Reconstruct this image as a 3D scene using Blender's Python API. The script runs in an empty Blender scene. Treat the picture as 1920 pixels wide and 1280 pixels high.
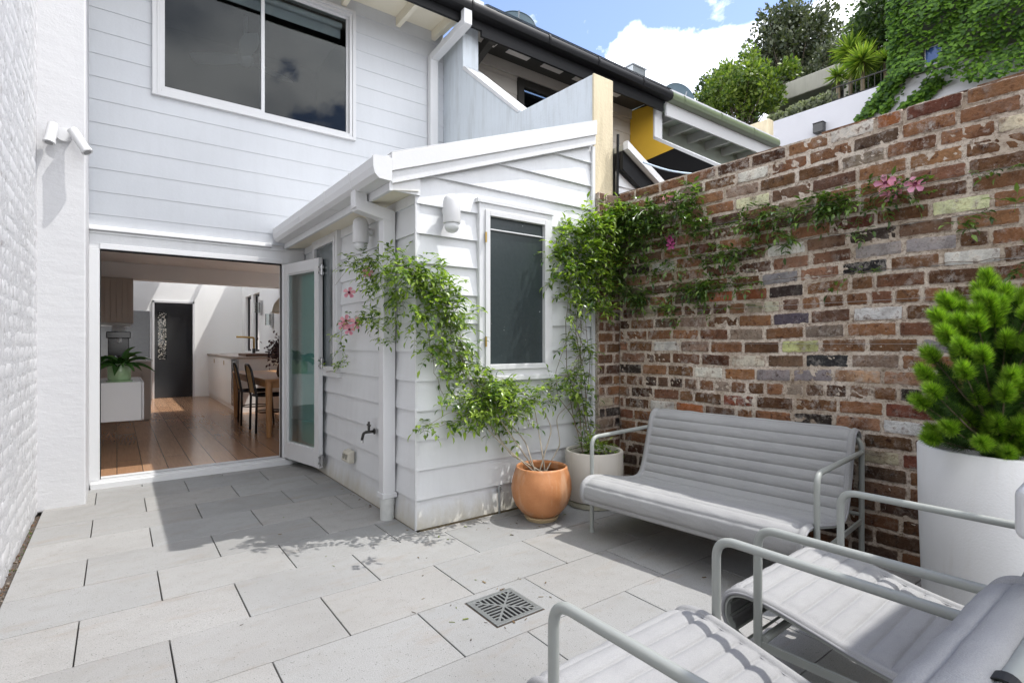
import bpy, math, random
from mathutils import Vector, Matrix, noise
R = math.radians
random.seed(7)
SC = bpy.context.scene
COL = SC.collection

# ---------------------------------------------------------------- survey helpers (photo measured on 1920 x 1280)
FPX, CX, CY, CAMH = 994.0, 960.0, 643.0, 1.2
FW = (0.59755, 0.80183); RT = (0.80183, -0.59755)
def ray(px, py):
    r = (px-CX)/FPX
    return (FW[0]+RT[0]*r, FW[1]+RT[1]*r, -(py-CY)/FPX)
def P(px, py, X=None, Y=None, Z=None):
    d = ray(px, py)
    t = X/d[0] if X is not None else (Y/d[1] if Y is not None else (Z-CAMH)/d[2])
    return Vector((d[0]*t, d[1]*t, CAMH+d[2]*t))

# ---------------------------------------------------------------- object helpers
MAT = {}          # object -> world matrix of its frame
def tag(o, label=None, cat=None, group=None, kind=None):
    if label: o['label'] = label
    if cat: o['category'] = cat
    if group: o['group'] = group
    if kind: o['kind'] = kind
    return o
def thing(name, label, cat, loc=(0, 0, 0), rz=0.0, group=None):
    o = bpy.data.objects.new(name, None); COL.objects.link(o)
    o.empty_display_size = 0.1
    o.location = loc; o.rotation_euler = (0, 0, rz)
    tag(o, label, cat, group)
    MAT[o] = Matrix.Translation(loc) @ Matrix.Rotation(rz, 4, 'Z')
    return o
def copy_tree(o, parent=None):
    c = o.copy(); COL.objects.link(c)
    if parent is not None: c.parent = parent
    MAT[c] = MAT.get(o, Matrix())
    for ch in list(o.children): copy_tree(ch, c)
    return c

class MB:
    def __init__(s):
        s.v = []; s.f = []; s.m = []; s.col = []; s.cur = 0; s.c = (1, 1, 1); s.marks = []; s.al = 1.0; s.alpha = []
    def add(s, vs, fs, flip=False):
        b = len(s.v); s.marks.append((b, len(s.f))); s.v.extend([tuple(p) for p in vs]); s.col.extend([s.c]*len(vs)); s.alpha.extend(s.al if isinstance(s.al, list) else [s.al]*len(vs))
        for f in fs:
            s.f.append(tuple(b+i for i in (reversed(f) if flip else f))); s.m.append(s.cur)
        return s
    def box(s, x0, x1, y0, y1, z0, z1):
        x0, x1 = min(x0, x1), max(x0, x1); y0, y1 = min(y0, y1), max(y0, y1); z0, z1 = min(z0, z1), max(z0, z1)
        return s.add([(x0,y0,z0),(x1,y0,z0),(x1,y1,z0),(x0,y1,z0),(x0,y0,z1),(x1,y0,z1),(x1,y1,z1),(x0,y1,z1)],
                     [(0,3,2,1),(4,5,6,7),(0,1,5,4),(1,2,6,5),(2,3,7,6),(3,0,4,7)])
    def obox(s, c, ax, ay, az, sx, sy, sz):
        c = Vector(c); ax = Vector(ax).normalized()*sx/2; ay = Vector(ay).normalized()*sy/2; az = Vector(az).normalized()*sz/2
        vs = [c+i*ax+j*ay+k*az for k in (-1,1) for (i, j) in ((-1,-1),(1,-1),(1,1),(-1,1))]
        return s.add(vs, [(0,3,2,1),(4,5,6,7),(0,1,5,4),(1,2,6,5),(2,3,7,6),(3,0,4,7)])
    def bar(s, a, b, w, h, up=(0, 0, 1)):
        a = Vector(a); b = Vector(b); d = (b-a); L = d.length; d.normalize()
        up = Vector(up); sd = d.cross(up).normalized(); u2 = sd.cross(d).normalized()
        return s.obox((a+b)/2, d, sd, u2, L, w, h)
    def prism(s, poly, axis, a, b):
        """poly: 2-D points in the plane normal to axis ('x': (y,z), 'y': (x,z), 'z': (x,y))"""
        def mk(p, t):
            return {'x': (t, p[0], p[1]), 'y': (p[0], t, p[1]), 'z': (p[0], p[1], t)}[axis]
        n = len(poly)
        vs = [mk(p, a) for p in poly]+[mk(p, b) for p in poly]
        fs = [tuple(range(n)), tuple(range(2*n-1, n-1, -1))]+[(i, i+n, (i+1) % n+n, (i+1) % n) for i in range(n)]
        return s.add(vs, fs)
    def tube(s, pts, r, n=12, cap=True):
        pts = [Vector(p) for p in pts]
        rs = r if isinstance(r, (list, tuple)) else [r]*len(pts)
        prev = None; rings = []
        for i, p in enumerate(pts):
            t = (pts[min(i+1, len(pts)-1)]-pts[max(i-1, 0)])
            if t.length < 1e-9: t = Vector((0, 0, 1))
            t.normalize()
            if prev is None:
                a = Vector((0, 0, 1)) if abs(t.z) < .9 else Vector((1, 0, 0))
                nrm = t.cross(a).normalized()
            else:
                nrm = (prev-t*prev.dot(t))
                if nrm.length < 1e-6: nrm = t.orthogonal()
                nrm.normalize()
            prev = nrm; bn = t.cross(nrm)
            rings.append([p+(nrm*math.cos(2*math.pi*k/n)+bn*math.sin(2*math.pi*k/n))*rs[i] for k in range(n)])
        vs = [q for rg in rings for q in rg]; fs = []
        for i in range(len(pts)-1):
            for k in range(n):
                fs.append((i*n+k, i*n+(k+1) % n, (i+1)*n+(k+1) % n, (i+1)*n+k))
        if cap:
            fs.append(tuple(reversed(range(n)))); fs.append(tuple((len(pts)-1)*n+k for k in range(n)))
        return s.add(vs, fs)
    def lathe(s, prof, c, n=48, jit=None):
        vs = []; fs = []
        for (r, z) in prof:
            for k in range(n):
                a = 2*math.pi*k/n; rr = r
                if jit: rr = jit(r, z, a)
                vs.append((c[0]+rr*math.cos(a), c[1]+rr*math.sin(a), c[2]+z))
        m = len(prof)
        for i in range(m-1):
            for k in range(n):
                fs.append((i*n+k, i*n+(k+1) % n, (i+1)*n+(k+1) % n, (i+1)*n+k))
        return s.add(vs, fs)
    def sphere(s, c, r, n=16, m=10, sz=1):
        prof = [(max(r*math.sin(math.pi*i/m), 1e-5), -r*math.cos(math.pi*i/m)*sz) for i in range(m+1)]
        return s.lathe(prof, c, n)
    def sheet(s, grid):
        n = len(grid[0]); vs = [p for row in grid for p in row]; fs = []
        for i in range(len(grid)-1):
            for k in range(n-1):
                fs.append((i*n+k, i*n+k+1, (i+1)*n+k+1, (i+1)*n+k))
        return s.add(vs, fs)
    def each(s, name, mat, parent=None, **kw):
        """every added solid becomes a part of its own"""
        out = []
        for i, (v0, f0) in enumerate(s.marks):
            v1, f1 = s.marks[i+1] if i+1 < len(s.marks) else (len(s.v), len(s.f))
            q = MB(); q.v = s.v[v0:v1]; q.col = s.col[v0:v1]; q.f = [tuple(k-v0 for k in f) for f in s.f[f0:f1]]; q.m = s.m[f0:f1]
            out.append(q.build(name, mat, parent, **kw))
        return out
    def build(s, name, mat, parent=None, smooth=False, bevel=0, local=False, origin=None, segs=2, auto=None):
        me = bpy.data.meshes.new(name)
        vs = s.v
        o = None
        if parent is not None and not local:
            inv = MAT[parent].inverted(); vs = [tuple(inv @ Vector(p)) for p in vs]
        elif origin is not None:
            vs = [(p[0]-origin[0], p[1]-origin[1], p[2]-origin[2]) for p in vs]
        me.from_pydata(vs, [], s.f)
        if any(c != (1, 1, 1) for c in s.col):
            at = me.color_attributes.new('Col', 'FLOAT_COLOR', 'POINT')
            flat = []
            al = s.alpha if len(s.alpha) == len(s.col) else [1.0]*len(s.col)
            for c, a_ in zip(s.col, al): flat.extend((c[0], c[1], c[2], a_))
            at.data.foreach_set('color', flat)
        mats = mat if isinstance(mat, (list, tuple)) else [mat]
        for mm in mats: me.materials.append(mm)
        if len(mats) > 1: me.polygons.foreach_set('material_index', s.m)
        if smooth: me.polygons.foreach_set('use_smooth', [True]*len(me.polygons))
        me.update()
        o = bpy.data.objects.new(name, me); COL.objects.link(o)
        if origin is not None: o.location = origin
        if parent is not None:
            o.parent = parent; MAT[o] = MAT[parent]
        else:
            MAT[o] = Matrix.Translation(origin) if origin is not None else Matrix()
        if bevel:
            b = o.modifiers.new('bevel', 'BEVEL'); b.width = bevel; b.segments = segs; b.limit_method = 'ANGLE'; b.angle_limit = R(35)
        if auto:
            try: me.set_sharp_from_angle(angle=R(auto))
            except Exception: pass
        return o

def fillet(pts, rad, n=6):
    """round the inner corners of a polyline"""
    pts = [Vector(p) for p in pts]; out = [pts[0]]
    for i in range(1, len(pts)-1):
        a, b, c = pts[i-1], pts[i], pts[i+1]
        d1 = (a-b).normalized(); d2 = (c-b).normalized()
        ang = d1.angle(d2)
        L = min(rad/math.tan(ang/2), (a-b).length*.49, (c-b).length*.49)
        p0 = b+d1*L; p1 = b+d2*L
        for k in range(n+1):
            t = k/n
            out.append(p0*(1-t)**2+b*2*t*(1-t)+p1*t*t)
    out.append(pts[-1]); return out

# ---------------------------------------------------------------- materials
class NT:
    def __init__(s, name):
        s.mat = bpy.data.materials.new(name); s.mat.use_nodes = True
        s.t = s.mat.node_tree; s.n = s.t.nodes; s.n.clear()
        s.out = s.n.new('ShaderNodeOutputMaterial')
    def new(s, typ, **kw):
        nd = s.n.new(typ)
        for k, v in kw.items():
            if k.startswith('i_'):
                key = k[2:].replace('_', ' ')
                nd.inputs[key].default_value = v
            else: setattr(nd, k, v)
        return nd
    def link(s, a, b): s.t.links.new(a, b)
    def coord(s, kind='Object', scale=(1, 1, 1)):
        tc = s.new('ShaderNodeTexCoord'); mp = s.new('ShaderNodeMapping'); mp.inputs['Scale'].default_value = scale
        s.link(tc.outputs[kind], mp.inputs[0]); return mp.outputs[0]
    def noise(s, vec, scale, detail=4, rough=.55):
        nd = s.new('ShaderNodeTexNoise'); nd.inputs['Scale'].default_value = scale; nd.inputs['Detail'].default_value = detail
        nd.inputs['Roughness'].default_value = rough; s.link(vec, nd.inputs['Vector']); return nd.outputs['Fac']
    def ramp(s, fac, stops):
        nd = s.new('ShaderNodeValToRGB'); cr = nd.color_ramp
        while len(cr.elements) < len(stops): cr.elements.new(.5)
        for e, (p, c) in zip(cr.elements, stops):
            e.position = p; e.color = (c[0], c[1], c[2], 1) if not isinstance(c, (int, float)) else (c, c, c, 1)
        s.link(fac, nd.inputs[0]); return nd.outputs[0]
    def mix(s, fac, a, b, mode='MIX'):
        nd = s.new('ShaderNodeMix'); nd.data_type = 'RGBA'; nd.blend_type = mode
        for sock, val in ((nd.inputs[0], fac), (nd.inputs[6], a), (nd.inputs[7], b)):
            if hasattr(val, 'links') or hasattr(val, 'is_linked'): s.link(val, sock)
            elif isinstance(val, (int, float)): sock.default_value = val
            else: sock.default_value = (val[0], val[1], val[2], 1)
        return nd.outputs[2]
    def math(s, op, a, b=None, clamp=False):
        nd = s.new('ShaderNodeMath'); nd.operation = op; nd.use_clamp = clamp
        for i, val in enumerate((a, b)):
            if val is None: continue
            if isinstance(val, (int, float)): nd.inputs[i].default_value = val
            else: s.link(val, nd.inputs[i])
        return nd.outputs[0]
    def bump(s, h, dist=.01, strength=1.0, nrm=None):
        nd = s.new('ShaderNodeBump'); nd.inputs['Distance'].default_value = dist; nd.inputs['Strength'].default_value = strength
        s.link(h, nd.inputs['Height'])
        if nrm is not None: s.link(nrm, nd.inputs['Normal'])
        return nd.outputs[0]
    def bsdf(s, color=(.8, .8, .8), rough=.5, nrm=None, metal=0, spec=.5, coat=0, **kw):
        nd = s.new('ShaderNodeBsdfPrincipled')
        if isinstance(color, tuple): nd.inputs['Base Color'].default_value = (*color, 1)
        else: s.link(color, nd.inputs['Base Color'])
        if isinstance(rough, (int, float)): nd.inputs['Roughness'].default_value = rough
        else: s.link(rough, nd.inputs['Roughness'])
        nd.inputs['Metallic'].default_value = metal; nd.inputs['Specular IOR Level'].default_value = spec
        nd.inputs['Coat Weight'].default_value = coat
        if nrm is not None: s.link(nrm, nd.inputs['Normal'])
        s.link(nd.outputs[0], s.out.inputs[0]); return nd

def m_paint(name, col, rough=.45, var=.04, bumpd=.0006, dirt=0, scale=1.0, spec=.4, foot=0):
    m = NT(name); v = m.coord('Object')
    n1 = m.noise(v, 1.3*scale, 5); n2 = m.noise(v, 45*scale, 3)
    lo = tuple(c*(1-var*1.6) for c in col); hi = tuple(min(c*(1+var), .95) for c in col)
    c = m.ramp(n1, [(.3, lo), (.7, hi)])
    if dirt:
        n3 = m.noise(m.coord('Object', (9, 9, 1.1)), 1.5, 6, .7)
        k = m.ramp(n3, [(.46, 0), (.74, dirt)])
        c = m.mix(k, c, tuple(x*.55 for x in (col[0], col[1]*.97, col[2]*.9)))
    if foot:
        sp = m.new('ShaderNodeSeparateXYZ'); tz = m.new('ShaderNodeTexCoord'); m.link(tz.outputs['Object'], sp.inputs[0])
        n4 = m.noise(m.coord('Object', (3, 3, 1)), 3, 6, .7)
        f_ = m.math('SUBTRACT', m.math('MULTIPLY', n4, foot*2), sp.outputs[2])
        c = m.mix(m.ramp(f_, [(0, 0), (foot, .6)]), c, (.42, .37, .25))
    m.bsdf(c, m.ramp(n2, [(.3, rough-.06), (.7, rough+.08)]), m.bump(n2, bumpd), spec=spec)
    return m.mat
def m_plain(name, col, rough=.5, metal=0, spec=.5, coat=0):
    m = NT(name); v = m.coord('Object'); n = m.noise(v, 18, 4)
    c = m.ramp(n, [(.25, tuple(x*.9 for x in col)), (.75, tuple(min(x*1.06, 1) for x in col))])
    m.bsdf(c, rough, None, metal, spec, coat); return m.mat
def m_glass(name, tint=(.9, .95, .93), rough=0.0, refl=1.0, trans=1.0, fk=1.7):
    m = NT(name)
    tr = m.new('ShaderNodeBsdfTransparent'); tr.inputs[0].default_value = (*tint, 1)
    gl = m.new('ShaderNodeBsdfGlossy'); gl.inputs['Roughness'].default_value = rough; gl.inputs[0].default_value = (refl, refl, refl, 1)
    fr = m.new('ShaderNodeFresnel'); fr.inputs[0].default_value = 1.52
    mx = m.new('ShaderNodeMixShader')
    f2 = m.math('MULTIPLY', fr.outputs[0], fk, True)
    m.link(f2, mx.inputs[0]); m.link(tr.outputs[0], mx.inputs[1]); m.link(gl.outputs[0], mx.inputs[2])
    m.link(mx.outputs[0], m.out.inputs[0]); return m.mat
def m_leaf(name, lo, hi, gloss=.35, trans=.35):
    m = NT(name); g = m.new('ShaderNodeNewGeometry')
    c = m.ramp(g.outputs['Random Per Island'], [(.05, lo), (.55, tuple((a+b)/2 for a, b in zip(lo, hi))), (.95, hi)])
    b = m.bsdf(c, gloss, spec=.45)
    t = m.new('ShaderNodeBsdfTranslucent')
    tc = m.mix(1.0, c, (1.3, 1.5, .5), 'MULTIPLY'); m.link(tc, t.inputs[0])
    mx = m.new('ShaderNodeMixShader'); mx.inputs[0].default_value = trans
    m.link(b.outputs[0], mx.inputs[1]); m.link(t.outputs[0], mx.inputs[2]); m.link(mx.outputs[0], m.out.inputs[0])
    return m.mat

M = {}
M['white_trim'] = m_paint('white_trim', (.62, .622, .625), .35, .02)
M['white_wood'] = m_paint('white_wood', (.63, .635, .64), .4, .03, .001, dirt=.12)
M['siding_main'] = m_paint('siding_main', (.545, .562, .583), .42, .03, .0006, dirt=.08)
M['siding_ext'] = m_paint('siding_ext', (.66, .67, .68), .42, .03, .0008, dirt=.12, foot=.16)
M['cream'] = m_paint('cream', (.74, .69, .56), .55, .04)
M['grey_render'] = m_paint('grey_render', (.60, .65, .69), .6, .04, .002, dirt=.5)
M['cream_render'] = m_paint('cream_render', (.60, .52, .36), .7, .07, .004, dirt=.5)
M['white_render'] = m_paint('white_render', (.52, .52, .55), .6, .03, .003)
M['yellow'] = m_paint('yellow', (.70, .42, .04), .5, .05, .001)
M['black_paint'] = m_plain('black_paint', (.008, .008, .009), .5, spec=.22)
M['dark_timber'] = m_plain('dark_timber', (.03, .028, .024), .55)
M['green_metal'] = m_plain('green_metal', (.14, .17, .10), .3, spec=.6)
M['galv'] = m_plain('galv', (.35, .37, .38), .35, .8)
M['steel'] = m_plain('steel', (.5, .5, .5), .25, 1)
M['brass'] = m_plain('brass', (.45, .3, .1), .3, 1)
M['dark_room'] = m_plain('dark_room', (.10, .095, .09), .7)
M['glass'] = m_glass('glass', (.82, .86, .85))
M['glass_dark'] = m_glass('glass_dark', (.72, .76, .77), refl=1, fk=.4)
M['glass_clear'] = m_glass('glass_clear', (.90, .95, .94), fk=.7)
M['glass_teal'] = m_plain('teal_painted_reflection', (.36, .76, .73), .12, spec=.5)  # opaque bright teal, painted in place of the reflection on the pane
M['plastic_grey'] = m_plain('plastic_grey', (.5, .5, .48), .4)
# ---------------------------------------------------------------- materials of the ground and the brickwork
def mk_paver():
    m = NT('concrete_paver'); v = m.coord('Object')
    at = m.new('ShaderNodeAttribute', attribute_name='Col')
    big = m.noise(v, 1.1, 6, .62); mid = m.noise(v, 9, 5, .65); fine = m.noise(v, 220, 2, .6)
    base = m.ramp(big, [(.28, (.255, .25, .24)), (.5, (.305, .303, .295)), (.75, (.34, .34, .335))])
    base = m.mix(1, base, at.outputs['Color'], 'MULTIPLY')
    base = m.mix(m.ramp(mid, [(.52, 0), (.72, .38)]), base, (.235, .225, .20))
    vo = m.new('ShaderNodeTexVoronoi'); vo.inputs['Scale'].default_value = 75; m.link(v, vo.inputs['Vector'])
    pit = m.ramp(vo.outputs['Distance'], [(.0, 1), (.13, 1), (.2, 0)])
    sel = m.ramp(m.noise(v, 37, 2), [(.48, 0), (.56, 1)])
    pitm = m.math('MULTIPLY', pit, sel)
    base = m.mix(m.math('MULTIPLY', pitm, .85), base, (.09, .088, .083))
    base = m.mix(m.ramp(fine, [(.38, .55), (.56, 0)]), base, (.19, .19, .185))
    st = m.noise(m.coord('Object', (1, 3.2, 1)), 2.3, 6, .7)
    base = m.mix(m.ramp(st, [(.55, 0), (.70, .38)]), base, (.23, .185, .145))
    h = m.math('SUBTRACT', fine, m.math('MULTIPLY', pitm, .9))
    m.bsdf(base, m.ramp(mid, [(.3, .62), (.7, .8)]), m.bump(h, .0016, .8), spec=.35)
    return m.mat
def mk_brick(painted=False):
    m = NT('painted_brick' if painted else 'old_brick'); v = m.coord('Object')
    n1 = m.noise(v, 14, 6, .7); n2 = m.noise(v, 90, 4, .7); n3 = m.noise(v, 3.5, 6, .68); n4 = m.noise(v, 28, 5, .75)
    if painted:
        c = m.ramp(n3, [(.3, (.60, .60, .61)), (.7, (.66, .66, .665))])
        c = m.mix(m.ramp(n4, [(.64, 0), (.70, .55)]), c, (.40, .37, .35))
        m.bsdf(c, .5, m.bump(m.math('ADD', n2, m.math('MULTIPLY', n1, 1.6)), .0018, .8), spec=.4)
        return m.mat
    at = m.new('ShaderNodeAttribute', attribute_name='Col')
    c = at.outputs['Color']
    n5 = m.noise(v, 7, 5, .7); n6 = m.noise(v, 45, 6, .8)
    c = m.mix(.9, c, m.ramp(n1, [(.28, (.42, .38, .36)), (.5, (1, 1, 1)), (.75, (1.45, 1.32, 1.2))]), 'MULTIPLY')
    # burnt / sooty patches inside single bricks
    c = m.mix(m.ramp(n5, [(.51, 0), (.62, .8)]), c, m.mix(1, c, (.34, .29, .28), 'MULTIPLY'))
    c = m.mix(m.ramp(n4, [(.55, 0), (.66, .85)]), c, m.mix(1, c, (.30, .25, .24), 'MULTIPLY'))
    # efflorescence and lime smears, in patches of the wall
    patch = m.ramp(n3, [(.46, .1), (.66, 1)])
    sm = m.math('MULTIPLY', patch, m.ramp(m.noise(v, 22, 6, .8), [(.49, 0), (.60, .8)]))
    c = m.mix(sm, c, (.47, .43, .39))
    c = m.mix(m.ramp(n6, [(.62, 0), (.68, .6)]), c, (.50, .46, .42))
    # mortar smeared over the ragged arrises
    e = m.math('SUBTRACT', m.math('MULTIPLY', n6, 1.25), at.outputs['Alpha'])
    c = m.mix(m.ramp(e, [(.06, 0), (.16, 1)]), c, m.ramp(n4, [(.34, (.16, .115, .085)), (.5, (.40, .32, .26)), (.64, (.60, .52, .44))]))
    # damp, dark foot of the wall
    sp = m.new('ShaderNodeSeparateXYZ'); tcz = m.new('ShaderNodeTexCoord'); m.link(tcz.outputs['Object'], sp.inputs[0])
    ft = m.math('SUBTRACT', m.ramp(n3, [(.3, .25), (.7, .95)]), sp.outputs[2])
    c = m.mix(m.math('MULTIPLY', m.ramp(ft, [(.0, 0), (.5, 1)]), .75), c, m.mix(1, c, (.33, .28, .25), 'MULTIPLY'))
    m.bsdf(c, .88, m.bump(m.math('ADD', n2, m.math('MULTIPLY', n4, 2.2)), .006, 1), spec=.2)
    return m.mat
def mk_mortar(painted=False):
    m = NT('painted_mortar' if painted else 'lime_mortar'); v = m.coord('Object')
    n1 = m.noise(v, 60, 5, .75); n2 = m.noise(v, 5, 5)
    if painted:
        c = m.ramp(n2, [(.3, (.54, .54, .55)), (.7, (.61, .61, .615))])
        c = m.mix(m.ramp(m.noise(v, 9, 6, .8), [(.56, 0), (.66, .8)]), c, (.25, .23, .22))
    else:
        c = m.ramp(n2, [(.3, (.36, .29, .22)), (.5, (.54, .46, .38)), (.7, (.66, .59, .51))])
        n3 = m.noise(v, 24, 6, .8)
        c = m.mix(m.ramp(n3, [(.36, .85), (.47, 0)]), c, (.13, .085, .055))  # dark cracks and shadowed gaps painted into the mortar
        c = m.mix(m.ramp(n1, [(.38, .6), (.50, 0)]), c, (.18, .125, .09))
    m.bsdf(c, .9, m.bump(n1, .006, 1), spec=.2); return m.mat
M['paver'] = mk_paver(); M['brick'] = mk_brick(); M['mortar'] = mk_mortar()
M['pbrick'] = mk_brick(True); M['pmortar'] = mk_mortar(True)
_m = NT('soil'); _v = _m.coord('Object'); _n = _m.noise(_v, 30, 6, .7)
_m.bsdf(_m.ramp(_n, [(.3, (.035, .026, .02)), (.7, (.10, .075, .055))]), .95, _m.bump(_n, .02)); M['soil'] = _m.mat

# ---------------------------------------------------------------- ground and paving
g = MB(); g.sheet([[(x, y, -.045) for x in (-400, -3, 14, 600)] for y in (-400, -3, 20, 600)])
tag(g.build('ground', M['soil']), kind='structure')
pv = MB(); PITCH = .4087; k0 = -9
rp = random.Random(3)
for k in range(-9, 10):
    ya = 1.735+PITCH*k; yb = ya+PITCH
    ph = .47 if k % 2 == 0 else .17
    for j in range(-5, 8):
        xa = ph+.601*j; xb = xa+.601
        ga, gb = .0026, .0022
        X0, X1, Y0, Y1 = xa+ga, xb-ga, ya+gb, yb-gb
        X0 = max(X0, -.425); X1 = min(X1, 3.37)
        if Y1 > 5.55: Y1 = 5.55
        if Y0 > 3.0 and X1 > 1.53: X1 = 1.53
        rects = [(X0, X1, Y0, Y1)]
        if Y0 < 3.06 < Y1 and X1 > 1.52:
            rects = [(X0, X1, Y0, 3.055)]
            if X0 < 1.5: rects.append((X0, 1.53, 3.057, Y1))
        for (a, b, c, d) in rects:
            if b-a < .03 or d-c < .02: continue
            t = rp.uniform(.88, 1.06); w = rp.uniform(-.016, .016)
            pv.c = (t+w, t, t-w)
            zt = rp.uniform(-.0008, .0008)
            pv.box(a, b, c, d, -.04, zt)
pav = pv.build('pavement', M['paver'], bevel=.0018, segs=1); tag(pav, kind='structure')

# ---------------------------------------------------------------- brick builder
def brickwork(mb, u0, u1, z0, z1, to3, pitch, blen, gap=.011, depth=.1, nu=9, nz=4, jit=.003, rnd=None, color=None, zwarp=None, seedoff=0, rough=.0035):
    """to3(u, out, z) -> 3-D point; 'out' is how far the face stands proud of the mortar plane"""
    rnd = rnd or random.Random(11)
    nrow = int(round((z1-z0)/pitch))
    for r in range(nrow):
        za = z0+r*pitch+gap*.5; zb = z0+(r+1)*pitch-gap*.5
        u = u0-(blen+gap)*(.5 if r % 2 else 0)-rnd.uniform(0, .03)
        header_row = rnd.random() < .06
        while u < u1:
            L = (blen if not header_row else blen*.47)*rnd.uniform(.93, 1.05)
            if rnd.random() < .05: L *= .5
            a, b = u, u+L; u = b+gap*rnd.uniform(.8, 1.5)
            a = max(a, u0); b = min(b, u1)
            if b-a < .035: continue
            mb.c = color((a+b)/2, (za+zb)/2, rnd, r) if color else (1, 1, 1)
            o = rnd.uniform(-jit, jit)+.0055; tilt = rnd.uniform(-1, 1)*jit*.8; sk = rnd.uniform(-.002, .002)
            n_u = max(2, int(nu*(b-a)/blen))
            grid = []
            def pt(s, t, out):
                uu = a+(b-a)*s; zz = za+(zb-za)*t+sk*(s-.5)*2
                nv = Vector((uu*40+seedoff, zz*40, r*3.1))
                du = noise.noise(nv)*rough; dz = noise.noise(nv+Vector((9, 3, 1)))*rough
                on = noise.noise(nv+Vector((1, 8, 4)))*rough*.7
                if s in (0, 1): uu += du
                if t in (0, 1): zz += dz
                zf = zwarp(uu, zz) if zwarp else zz
                return to3(uu, out+(on if out > 0 else 0)+tilt*(s-.5), zf)
            ss = [0, .035]+[i/n_u for i in range(1, n_u)]+[.965, 1]
            tt = [0, .12]+[i/nz for i in range(1, nz)]+[.88, 1]
            top = []
            for ti in tt:
                row = []
                for si in ss:
                    edge = (si in (0, 1)) or (ti in (0, 1))
                    corner = (si in (0, 1)) and (ti in (0, 1))
                    s2, t2 = si, ti
                    if corner: s2 = .02 if si == 0 else .98; t2 = .08 if ti == 0 else .92
                    row.append(pt(s2 if corner else si, t2 if corner else ti, o-(.0035 if edge else 0)-(.003 if corner else 0)))
                top.append(row)
            mb.cur = 0
            al = []
            for ti in tt:
                for si in ss:
                    du_ = min(si, 1-si)*(b-a); dz_ = min(ti, 1-ti)*(zb-za); al.append(min(min(du_, dz_)/.008, 1.0))
            mb.al = al; mb.sheet(top); mb.al = 0.0
            # skirt
            n = len(ss); mrow = len(tt)
            loop = [(0, i) for i in range(n)]+[(j, n-1) for j in range(1, mrow)]+[(mrow-1, i) for i in range(n-2, -1, -1)]+[(j, 0) for j in range(mrow-2, 0, -1)]
            lp = [top[j][i] for j, i in loop]
            def back(j, i):
                return to3(a+(b-a)*ss[i], -.012, (zwarp(a+(b-a)*ss[i], za+(zb-za)*tt[j]) if zwarp else za+(zb-za)*tt[j]))
            bk = [back(j, i) for j, i in loop]
            q = len(lp)
            mb.add(lp+bk, [(i, q+i, q+(i+1) % q, (i+1) % q) for i in range(q)]); mb.al = 1.0
    mb.cur = 0

PAL = [((.215, .120, .070), 30), ((.235, .135, .080), 26), ((.155, .085, .058), 18), ((.185, .125, .095), 14), ((.115, .068, .052), 10),
       ((.235, .19, .165), 8), ((.26, .225, .205), 6), ((.27, .165, .12), 10), ((.05, .042, .042), 3), ((.30, .12, .06), 2), ((.16, .065, .05), 3),
       ((.60, .57, .50), 2)]
PT = sum(w for _, w in PAL)
XW = 3.38
SPECIAL = []   # (y, z, colour)
for (px, py, c) in [(1410, 328, (.72, .70, .62)), (1240, 500, (.58, .56, .52)), (1310, 700, (.74, .71, .62)), (1255, 745, (.62, .60, .56)),
                    (1490, 467, (.78, .76, .70)), (1605, 598, (.62, .61, .60)), (1770, 498, (.70, .68, .63)), (1665, 812, (.66, .66, .65)), (1590, 250, (.62, .58, .52)),
                    (1822, 385, (.62, .64, .38)), (1520, 655, (.55, .58, .26)), (1418, 580, (.50, .48, .36)), (1385, 375, (.62, .61, .40)),
                    (1265, 565, (.42, .17, .06)), (1375, 555, (.40, .13, .06)), (1465, 603, (.09, .075, .095)), (1655, 505, (.03, .028, .03)), (1380, 430, (.07, .055, .055)),
                    (1550, 683, (.04, .04, .042)), (1240, 762, (.025, .02, .02)), (1370, 750, (.24, .07, .04)), (1700, 203, (.30, .11, .04)), (1600, 705, (.50, .32, .2)),
                    (1700, 480, (.34, .31, .31)), (1620, 480, (.32, .29, .28)), (1745, 655, (.30, .28, .29)), (1460, 705, (.27, .24, .24)), (1550, 708, (.26, .23, .24)),
                    (1480, 655, (.30, .26, .24)), (1250, 655, (.62, .60, .56)), (1420, 680, (.60, .55, .45)), (1430, 510, (.25, .24, .25)), (1800, 470, (.36, .34, .34))]:
    p = P(px, py, X=XW); SPECIAL.append([p.y, p.z, c, False])
def brick_col(u, z, rnd, r):
    for sp in SPECIAL:
        if not sp[3] and abs(sp[0]-u) < .115 and abs(sp[1]-z) < .045:
            sp[3] = True; return sp[2]
    if z < .35 and rnd.random() < .5:
        f = rnd.uniform(.55, .85); c = rnd.choice(PAL[:5])[0]; return tuple(x*f for x in c)
    t = rnd.uniform(0, PT); 
    for c, w in PAL:
        t -= w
        if t <= 0: break
    f = rnd.choice((1, 1, .6))*rnd.uniform(.78, 1.3); return tuple(min(x*f*w_*rnd.uniform(.96, 1.04), .9) for x, w_ in zip(c, (1.04, .92, .78)))
def zw(u, z):
    if z < 1.2: z = 1.2-(1.2-z)*(1+.03*max(-1, min(u-1, 2)))
    return z+.007*math.sin(u*2.1)+.004*math.sin(u*5.3+z)
bw = MB()
T3 = lambda u, out, z: (XW-out, u, z)
NR = 28; pit = .0877
brickwork(bw, -1.6, 3.02, 2.452-NR*pit, 2.452, T3, pit, .228, gap=.0125, rough=.0065, jit=.003, color=brick_col, zwarp=zw, rnd=random.Random(21))
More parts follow.
